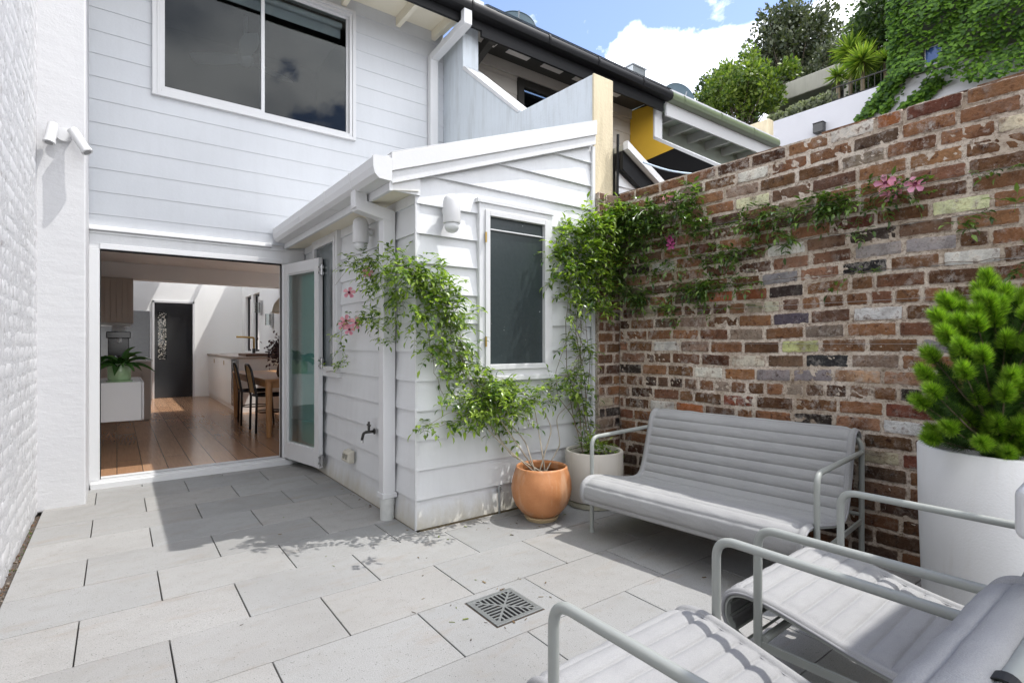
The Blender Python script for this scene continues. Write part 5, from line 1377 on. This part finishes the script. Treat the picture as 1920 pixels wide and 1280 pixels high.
b = MB(); b.box(7.6, 9.78, 5.6, 5.75, 4.9, 5.48); b.build('roof_upstand', M['white_render'], g3)
b = MB(); b.prism(gutter_prof(4.996, 4.945), 'x', 6.63, 9.80)
for x in (6.9, 7.9, 8.9): b.prism([(p[0]-.004, p[1]-.002) for p in gutter_prof(4.998, 4.952, 1.06)], 'x', x, x+.025)
b.build('gutter', M['green_metal'], g3, auto=40)
b = MB(); b.add([(6.62, 4.9, 4.97), (9.8, 4.9, 4.97), (9.8, 9.4, 7.55), (6.62, 9.4, 7.55), (6.62, 4.9, 4.93), (9.8, 4.9, 4.93), (9.8, 9.4, 7.50), (6.62, 9.4, 7.50)], [(0, 1, 2, 3), (7, 6, 5, 4), (0, 4, 5, 1), (1, 5, 6, 2), (2, 6, 7, 3), (3, 7, 4, 0)]); b.build('roof', M['white_render'], g3)
cp = thing('parapet_wall', 'weathered cream parapet at the far end of the green gutter', 'wall', (9.9, 5.5, 0))
b = MB(); b.box(9.81, 10.0, 5.1, 7.2, 0, 5.42); b.build('parapet', M['cream_render'], cp, bevel=.02)
# dishes and vent
def dish(loc, r, tilt, rz, label):
    t = thing('satellite_dish', label, 'satellite dish', loc, rz, 'satellite dishes on the terrace roofs')
    b = MB(); n = 40
    c0 = Matrix.Rotation(tilt, 3, 'X')
    vs = [tuple(c0 @ Vector((0, -.09*r, 0)))]; fs = []
    rings = 8
    vs = []
    for i in range(rings+1):
        rr = r*i/rings
        for k in range(n):
            a = 2*math.pi*k/n; vs.append(tuple(c0 @ Vector((rr*math.cos(a), .18*r*(1-(i/rings)**2), rr*math.sin(a)))))
    for i in range(rings):
        for k in range(n): fs.append((i*n+k, i*n+(k+1) % n, (i+1)*n+(k+1) % n, (i+1)*n+k))
    b.add(vs, fs); b.tube([tuple(c0 @ Vector((r*math.cos(2*math.pi*k/n), 0, r*math.sin(2*math.pi*k/n)))) for k in range(n+1)], .008, 6)
    b.build('reflector', m_plain('dish_blue', (.045, .085, .11), .4), t, local=True, smooth=True)
    b = MB(); b.tube([(0, .18*r, 0), (0, .4, -.2), (0, .4, -.9)], .022, 8); b.build('mast', M['galv'], t, local=True)
    b = MB(); b.tube([tuple(c0 @ Vector((0, 0, -r))), tuple(c0 @ Vector((0, -r*.9, -r*.1)))], .012, 6); b.build('feed_arm', M['galv'], t, local=True)
q = P(968, 48, Y=5.6); dish(tuple(q), .26, R(-20), R(-28), 'dark faced satellite dish peeping over the black gutter at the photo top')
q = P(1272, 187, Y=5.75); dish(tuple(q), .31, R(-8), R(-25), 'blue satellite dish standing above the junction of black and green gutters')
q = P(1184, 150, Y=7.2); vb = thing('roof_vent', 'small grey box vent on the roof behind the black gutter', 'roof vent', tuple(q))
b = MB(); b.box(-.2, .2, -.2, .2, -.8, .17); b.box(-.22, .22, -.22, .22, .17, .20); b.build('vent_box', M['galv'], vb, local=True, bevel=.01)

# ================================================================= the hillside
XR = 13.0
hill = MB(); gr = []
for i in range(34):
    x = [XR+.35, XR+.8, 14.2, 15, 16, 17, 18.5, 20, 22, 24, 27, 30, 34, 38, 44, 52, 62, 75, 95, 120][min(i, 19)] if i < 20 else None
    if x is None: break
    row = []
    for j in range(40):
        y = -30+j*2.2
        h_ = 6.2+(x-XR)*.10+max(0, x-22)*.12
        h_ = min(h_, 16)+.3*noise.noise(Vector((x*.3, y*.3, 1)))
        f = 1 if y < 11 else max(0, 1-(y-11)/16)
        row.append((x, y, h_*f-.3))
    gr.append(row)
hill.sheet(gr)
_m = NT('hill_soil'); _v = _m.coord('Object'); _m.bsdf(_m.ramp(_m.noise(_v, 1.2, 6, .7), [(.35, (.03, .045, .018)), (.65, (.075, .085, .035))]), .95); M['hill'] = _m.mat
tag(hill.build('hill', M['hill'], smooth=True), kind='structure')
zt = lambda y: 6.67
rw = thing('retaining_wall', 'long white rendered retaining wall rising above the brick wall on the hillside', 'wall', (XR, 4, 0))
b = MB(); b.box(XR, XR+.3, -14, 22, 0, 6.67); b.build('wall_face', M['white_render'], rw, bevel=.02)
q = P(1440, 240, X=XR); 
bl_ = P(1539, 242, X=XR); lb = thing('outdoor_wall_light', 'black box shaped light on the white retaining wall', 'wall light', tuple(bl_))
b = MB(); b.box(-.16, .0, -.11, .11, -.11, .10); b.box(-.17, .0, -.12, .12, .10, .12); b.build('light_box', M['dark_screen'], lb, local=True, bevel=.01)
rl = thing('railing', 'thin dark metal railing along the top of the retaining wall below the yuccas', 'railing', (XR+.15, 4, 6.67))
b = MB(); ya = P(1560, 180, X=XR+.15).y; yb_ = 3.9
b.tube([(XR+.15, ya, 7.02), (XR+.15, yb_, 7.02)], .018, 8); b.tube([(XR+.15, ya, 6.74), (XR+.15, yb_, 6.74)], .012, 8); b.build('rail', M['dark_timber'], rl)
b = MB(); n = int(abs(ya-yb_)/.12)
for k in range(n+1): y = ya+(yb_-ya)*k/n; b.tube([(XR+.15, y, 6.67), (XR+.15, y, 7.02)], .008, 6)
b.each('baluster', M['dark_timber'], rl)
# house on the hill
hh = thing('hillside_house', 'low concrete roofed house with dark windows half hidden by trees on the hillside', 'house', (17.4, 8, 6.6))
M['concrete'] = m_paint('concrete', (.40, .385, .33), .8, .08, .002, dirt=.35)
def hz(px, py, X): return P(px, py, X=X)
a = hz(1455, 190, 16.6); c2 = hz(1640, 118, 16.6)
zc0 = hz(1500, 178, 16.6).z; zc1 = hz(1500, 155, 16.6).z
b = MB(); b.box(16.6, 21, c2.y-.5, a.y+.6, zc0, zc1+.15); b.build('roof_slab', M['concrete'], hh, bevel=.03)
b = MB(); b.box(17.3, 20.8, c2.y-.3, a.y+.4, 5.8, zc0); b.build('wall', M['dark_timber'], hh)
for (pa, pb) in ((1478, 1520), (1524, 1560)):
    ya, yb2 = hz(pa, 180, 17.28).y, hz(pb, 170, 17.28).y
    b = MB(); b.box(17.22, 17.27, yb2, ya, zc0-1.15, zc0-.12); wo = b.build('window', M['dark_timber'], hh)
    b = MB(); b.box(17.20, 17.215, yb2+.07, ya-.07, zc0-1.08, zc0-.2); b.build('pane', m_plain('blue_pane%d' % pa, (.03, .06, .16), .08, spec=1), wo)
ya = hz(1594, 150, 16.7).y; b = MB(); b.box(16.62, 16.86, ya-.12, ya+.14, 5.8, zc0-.01); b.build('column', M['concrete'], hh)
# ivy clad building
M['ivy_shade_backing'] = m_paint('ivy_shade_backing', (.10, .11, .08), .9, .1)  # dark backing colour stands in for shade between the ivy leaves
ib = thing('ivy_building', 'tall building completely covered in green ivy at the top right corner', 'building', (13.6, 0, 0))
YI = P(1676, 60, X=XR-.15).y
b = MB(); b.box(XR-.05, XR+5, -5.1, YI-.08, 6.62, 10.6); b.build('wall', M['ivy_shade_backing'], ib, bevel=.02)
q = P(1750, 103, X=XR-.1); b = MB(); b.box(XR-.10, XR-.055, q.y-.14, q.y+.14, q.z-.19, q.z+.17); wo = b.build('window', M['white_trim'], ib); b = MB(); b.box(XR-.115, XR-.101, q.y-.12, q.y+.12, q.z-.17, q.z+.15); b.build('pane', m_plain('ivy_pane', (.05, .09, .24), .1, spec=1), wo)
WQ = (q.y, q.z)
rn = random.Random(14); iv = MB()
def ivyleaf(mb, p, nrm, s, rn):
    d = (Vector((0, rn.gauss(0, .5), -1))).normalized(); n = (nrm+rvec(rn)*.5).normalized(); sd = d.cross(n).normalized(); d = n.cross(sd)
    if d.z > 0: d = -d
    mb.add([p, p+sd*s*.5+d*s*.15, p+sd*s*.35+d*s*.55, p+d*s*1.05, p-sd*s*.35+d*s*.55, p-sd*s*.5+d*s*.15], [(0, 1, 2, 3), (0, 3, 4, 5)])
def bottom(y):
    # lower hem of the ivy, read off the photo
    return 6.02+.5*min(max((y-2.75)/.8, 0), 1)+.12*noise.noise(Vector((y*1.1, 3, 0)))+.14*noise.noise(Vector((y*4, 1, 0)))
k = 0
while k < 33000:
    y = rn.uniform(-5.0, YI+.05); z = rn.uniform(5.9, 10.55)
    if z < bottom(y): continue
    if abs(y-WQ[0]) < .13 and abs(z-WQ[1]) < .17: continue
    g_ = noise.noise(Vector((y*1.6, z*1.6, 5)))
    out = .06+.34*(g_+.5)+abs(rn.gauss(0, .04)); ivyleaf(iv, Vector((XR-.05-out, y, z)), Vector((-1, -.2, .5)), rn.uniform(.055, .10), rn); k += 1
def strand(pts, w0, w1, n):
    P3s = [P(px, py, X=XR-.04) for px, py in pts]
    for _ in range(n):
        t = rn.random(); s = t*(len(P3s)-1); i = min(int(s), len(P3s)-2); p = P3s[i].lerp(P3s[i+1], s-i); w_ = w0+(w1-w0)*t
        ivyleaf(iv, Vector((XR-.03-abs(rn.gauss(0, .05)), p.y+rn.gauss(0, w_), p.z+rn.gauss(0, w_))), Vector((-1, 0, .4)), rn.uniform(.06, .10), rn)
strand([(1688, 135), (1668, 165), (1640, 195), (1612, 226)], .10, .05, 900); strand([(1672, 190), (1655, 208)], .05, .03, 120); strand([(1760, 150), (1728, 178), (1693, 200)], .09, .03, 480); strand([(1740, 165), (1722, 190)], .05, .03, 120)
strand([(1676, 0), (1677, 130)], .05, .05, 500)
M['ivy'] = m_leaf('ivy', (.018, .06, .005), (.12, .24, .012), .65, .35)
iv.build('ivy', M['ivy'], ib)

# ---- trees
def leafcard(mb, p, d, s, rn):
    d = d.normalized(); sd = d.cross(rvec(rn)).normalized()*s*.32
    mb.add([p, p+sd+d*s*.45, p+d*s, p-sd+d*s*.45], [(0, 1, 2, 3)])
def crown_points(c, r, n, rn, lumps):
    L = []
    for _ in range(lumps):
        v = rvec(rn); rr = rn.uniform(.45, 1.0)
        L.append((Vector((c[0]+v.x*r[0]*rr, c[1]+v.y*r[1]*rr, c[2]+v.z*r[2]*rr)), rn.uniform(.16, .34)))
    return L
def tree(label, c, r, base, leafmat, rn, lumps=60, per=130, s=.11, trunk_r=.1, name='tree', cat='tree', barkc=(.10, .08, .06), group=None):
    t = thing(name, label, cat, base, 0, group)
    L = crown_points(c, r, 0, rn, lumps); b = MB(); tr = MB(); mr = (r[0]+r[1]+r[2])/3
    base = Vector(base); fork = base.lerp(Vector(c), .42)
    tr.tube([base-Vector((0, 0, .4)), base.lerp(fork, .5)+rvec(rn)*.05, fork], [trunk_r, trunk_r*.85, trunk_r*.7], 8)
    for (p, q) in L:
        if rn.random() < .6:
            tr.tube([fork, fork.lerp(p, .5)+rvec(rn)*mr*.08, p], [trunk_r*.38, trunk_r*.2, trunk_r*.06], 5, cap=False)
        for _ in range(per):
            v = rvec(rn); d = p+Vector((v.x*q*mr*1.1, v.y*q*mr*1.1, v.z*q*mr*.8))*rn.uniform(.6, 1)**.3 if False else p+v*q*mr*rn.random()**.45
            leafcard(b, d, v+Vector((0, 0, .5))+rvec(rn)*.7, s*rn.uniform(.6, 1.2), rn)
    tr.build('trunk', m_plain('bark_'+name, barkc, .9), t, smooth=True); b.build('crown', leafmat, t)
    return t
M['leaf_bright'] = m_leaf('leaf_bright', (.05, .10, .018), (.22, .28, .05), .5, .35); M['leaf_olive'] = m_leaf('leaf_olive', (.03, .045, .022), (.11, .125, .07), .4, .2); M['leaf_darkt'] = m_leaf('leaf_darkt', (.02, .045, .015), (.08, .13, .03), .5, .25)
rn = random.Random(40)
q = P(1392, 172, X=15.2); tree('bushy yellow green tree behind the green gutter', tuple(q), (.9, 1.55, .95), (q.x, q.y, 6.3), M['leaf_bright'], rn, 70, 150, .12, .09)
q = P(1345, 180, X=15.6); tree('darker green shrubby tree left of the yellow green tree', tuple(q), (.6, .6, .75), (q.x, q.y, 6.2), M['leaf_darkt'], rn, 30, 120, .11, .06)
q = P(1482, 95, X=21.5); tree('tall dark olive tree with airy crown standing against the white cloud', tuple(q), (1.5, 2.05, 1.75), (q.x, q.y-.2, 7.2), M['leaf_olive'], rn, 125, 95, .17, .14)
q = P(1548, 120, X=20.0); tree('low dark olive tree spreading over the concrete roof', tuple(q), (.8, 1.0, .45), (q.x, q.y, 7.2), M['leaf_olive'], rn, 26, 90, .15, .07)
q = P(1655, 70, X=15.5); tree('dark green tree between the yuccas and the ivy building', tuple(q), (.8, .75, 1.5), (q.x, q.y, 6.3), M['leaf_darkt'], rn, 60, 130, .12, .09)
q = P(1625, 60, X=16.2); tree('feathery bamboo like tree top left of the ivy building', (q.x, q.y, q.z), (.5, .45, .55), (q.x, q.y, 6.4), M['leaf_bright'], rn, 22, 90, .13, .05)
q = P(1650, 145, X=15.0); tree('dense dark undergrowth shrub in shade below the ivy building', tuple(q), (.6, .7, .8), (q.x, q.y, 6.2), M['leaf_darkt'], rn, 34, 120, .11, .05, name='shrub', cat='shrub')
q = P(1495, 190, X=14.6)
def yucca(label, px, py, X, rad, ztrunk, rn, n=190):
    q = P(px, py, X=X); t = thing('yucca', label, 'yucca', (q.x, q.y, ztrunk), 0, 'yuccas above the retaining wall')
    b = MB(); b.tube([(q.x, q.y, ztrunk-.3), (q.x+.03, q.y, (ztrunk+q.z)/2), (q.x, q.y, q.z)], [.055, .05, .045], 8); b.build('trunk', m_plain('yucca_bark', (.22, .17, .11), .9), t, smooth=True)
    b = MB()
    for _ in range(n):
        v = rvec(rn); v.z = v.z*.9+.15; v.normalize(); L = rad*rn.uniform(.75, 1.1); sd = v.cross(Vector((0, 0, 1)))
        if sd.length < .1: continue
        sd.normalize(); w_ = .022
        p0 = q; p1 = q+v*L*.5; p2 = q+v*L-Vector((0, 0, .12*L*(1-abs(v.z))))
        b.add([p0-sd*w_*.6, p0+sd*w_*.6, p1+sd*w_, p2, p1-sd*w_], [(0, 1, 2, 3, 4)])
    b.build('crown', M['leaf_yucca'], t)
M['leaf_yucca'] = m_leaf('leaf_yucca', (.10, .18, .03), (.40, .48, .10), .4, .35)
yucca('sunlit yucca in the middle with the largest head', 1617, 115, 13.9, .50, 6.5, rn, 260)
yucca('yucca behind left of the largest one', 1594, 95, 14.6, .52, 6.5, rn)
yucca('small darker yucca in front of the blue window', 1571, 143, 14.0, .34, 6.5, rn, 150)
yucca('shaded slender yucca beside the ivy building', 1660, 112, 14.4, .38, 6.5, rn, 130)
M['leaf_grey'] = m_leaf('leaf_grey', (.12, .14, .09), (.30, .32, .22), .6, .25)
for i, (px, py, r_) in enumerate(((1462, 224, .26), (1482, 217, .28), (1505, 208, .28), (1528, 199, .30), (1548, 191, .25))):
    q = P(px, py, X=XR+.45); nm = ('leftmost', 'second from left', 'middle', 'fourth from left', 'rightmost')[i]
    tree('silvery green shrub on top of the retaining wall, '+nm+' of the row', tuple(q), (r_*.8, r_*1.1, r_*.5), (q.x, q.y, 6.55), M['leaf_grey'], rn, 16, 60, .09, .02, name='shrub', cat='shrub', group='silvery shrubs along the retaining wall')

# canopy out of view, put in to shade the chair backs
cn = thing('added_canopy', 'unseen flat white canopy on two posts shading the back of the patio', 'added_canopy', (1.5, -1.7, 0))
b = MB(); b.box(.55, 3.38, -.75, -.10, 3.06, 3.12); b.box(.55, 3.38, -.14, -.10, 2.98, 3.059); b.build('canopy_roof', M['white_wood'], cn)
b = MB(); b.box(.55, .62, -.74, -.67, .0, 3.059); b.box(3.30, 3.37, -.74, -.67, .0, 3.059); b.each('canopy_post', M['white_wood'], cn)
CLOUD_ELSE = .12
CLD = 13.5; SKYTINT = (.95, .88, .92, 1); SKY_STR = .15; SUN_STR = 2.2; EXPO = 1.1
# ================================================================= sky, sun, camera
SUNV = Vector((.425, -.27, 1.0)).normalized()
elev = math.asin(SUNV.z); az = math.atan2(SUNV.x, SUNV.y)
wd = bpy.data.worlds.new('World'); SC.world = wd; wd.use_nodes = True
nt = wd.node_tree; nt.nodes.clear()
N = nt.nodes.new; Lk = nt.links.new
out = N('ShaderNodeOutputWorld'); bg = N('ShaderNodeBackground'); sky = N('ShaderNodeTexSky')
sky.sky_type = 'NISHITA'; sky.sun_disc = False; sky.sun_elevation = elev; sky.sun_rotation = az
sky.air_density = 1.0; sky.dust_density = .6; sky.ozone_density = 1.5
tc = N('ShaderNodeTexCoord')
mp = N('ShaderNodeMapping'); mp.inputs['Scale'].default_value = (1, 1, 1.35); Lk(tc.outputs['Generated'], mp.inputs[0])
n1 = N('ShaderNodeTexNoise'); n1.inputs['Scale'].default_value = 5.5; n1.inputs['Detail'].default_value = 10; n1.inputs['Roughness'].default_value = .56; n1.inputs['Distortion'].default_value = .25; Lk(mp.outputs[0], n1.inputs['Vector'])
# cumulus bank in the east, topping out about 29 degrees up; scattered cloud elsewhere
def MN(op, a, b=None, clamp=False):
    nd = N('ShaderNodeMath'); nd.operation = op; nd.use_clamp = clamp
    for i, v in enumerate((a, b)):
        if v is None: continue
        if isinstance(v, (int, float)): nd.inputs[i].default_value = v
        else: Lk(v, nd.inputs[i])
    return nd.outputs[0]
def MR(v, a, b, c, d):
    nd = N('ShaderNodeMapRange'); nd.inputs[1].default_value = a; nd.inputs[2].default_value = b; nd.inputs[3].default_value = c; nd.inputs[4].default_value = d; Lk(v, nd.inputs[0]); return nd.outputs[0]
sx = N('ShaderNodeSeparateXYZ'); Lk(tc.outputs['Generated'], sx.inputs[0])
ang = MN('ARCTAN2', sx.outputs[1], sx.outputs[0])            # 0 = +X
azm = MR(ang, R(49), R(41), 0, 1)
back = MR(ang, R(-20), R(-45), 1, 0)
azm = MN('MULTIPLY', azm, back)
low = MR(sx.outputs[2], .565, .46, -.16, .26)
b1 = MN('MULTIPLY', azm, low)
b0 = MN('MULTIPLY', MN('SUBTRACT', 1.0, azm), MR(MN('ABSOLUTE', MN('SUBTRACT', ang, R(62))), R(45), R(75), -.17, CLOUD_ELSE))
bsum = MN('ADD', b1, b0)
ad = N('ShaderNodeMath'); ad.operation = 'ADD'; Lk(n1.outputs['Fac'], ad.inputs[0]); Lk(bsum, ad.inputs[1])
cr = N('ShaderNodeValToRGB'); cr.color_ramp.elements[0].position = .50; cr.color_ramp.elements[1].position = .57; Lk(ad.outputs[0], cr.inputs[0])
n2 = N('ShaderNodeTexNoise'); n2.inputs['Scale'].default_value = 3.2; n2.inputs['Detail'].default_value = 7; Lk(mp.outputs[0], n2.inputs['Vector'])
c2 = N('ShaderNodeValToRGB'); c2.color_ramp.elements[0].position = .40; c2.color_ramp.elements[0].color = (CLD*.38, CLD*.41, CLD*.47, 1); c2.color_ramp.elements[1].position = .56; c2.color_ramp.elements[1].color = (CLD, CLD, CLD*1.01, 1); Lk(n2.outputs['Fac'], c2.inputs[0])
skm = N('ShaderNodeMix'); skm.data_type = 'RGBA'; skm.blend_type = 'MULTIPLY'; skm.inputs[0].default_value = 1; skm.inputs[7].default_value = SKYTINT; Lk(sky.outputs[0], skm.inputs[6])
mx = N('ShaderNodeMix'); mx.data_type = 'RGBA'; Lk(cr.outputs[0], mx.inputs[0]); Lk(skm.outputs[2], mx.inputs[6]); Lk(c2.outputs[0], mx.inputs[7])
Lk(mx.outputs[2], bg.inputs[0]); bg.inputs[1].default_value = SKY_STR; Lk(bg.outputs[0], out.inputs[0])
sl_ = bpy.data.lights.new('sun', 'SUN'); sl_.energy = SUN_STR; sl_.angle = R(.53); sl_.color = (1, .97, .93)
so_ = bpy.data.objects.new('sun', sl_); COL.objects.link(so_); so_.rotation_euler = SUNV.to_track_quat('Z', 'Y').to_euler()
cam = bpy.data.cameras.new('camera'); co_ = bpy.data.objects.new('camera', cam); COL.objects.link(co_)
cam.sensor_width = 36; cam.lens = FPX/1920*36; cam.shift_y = 3/1920; cam.clip_end = 2000; cam.clip_start = .02
co_.location = (0, 0, CAMH); co_.rotation_euler = (R(90), 0, -math.atan2(FW[0], FW[1])); SC.camera = co_
for _o in bpy.data.objects:
    if _o.get('category') and not _o.get('kind'): _o['kind'] = 'thing'
SC.view_settings.view_transform = 'Standard'; SC.view_settings.look = 'None'; SC.view_settings.exposure = EXPO; SC.view_settings.gamma = 1; SC.view_settings.use_curve_mapping = False
SC.cycles.use_denoising = True; SC.cycles.max_bounces = 10; SC.cycles.diffuse_bounces = 5; SC.cycles.transparent_max_bounces = 16; SC.cycles.glossy_bounces = 4
SC.cycles.sample_clamp_indirect = 8; SC.cycles.caustics_reflective = False; SC.cycles.caustics_refractive = False
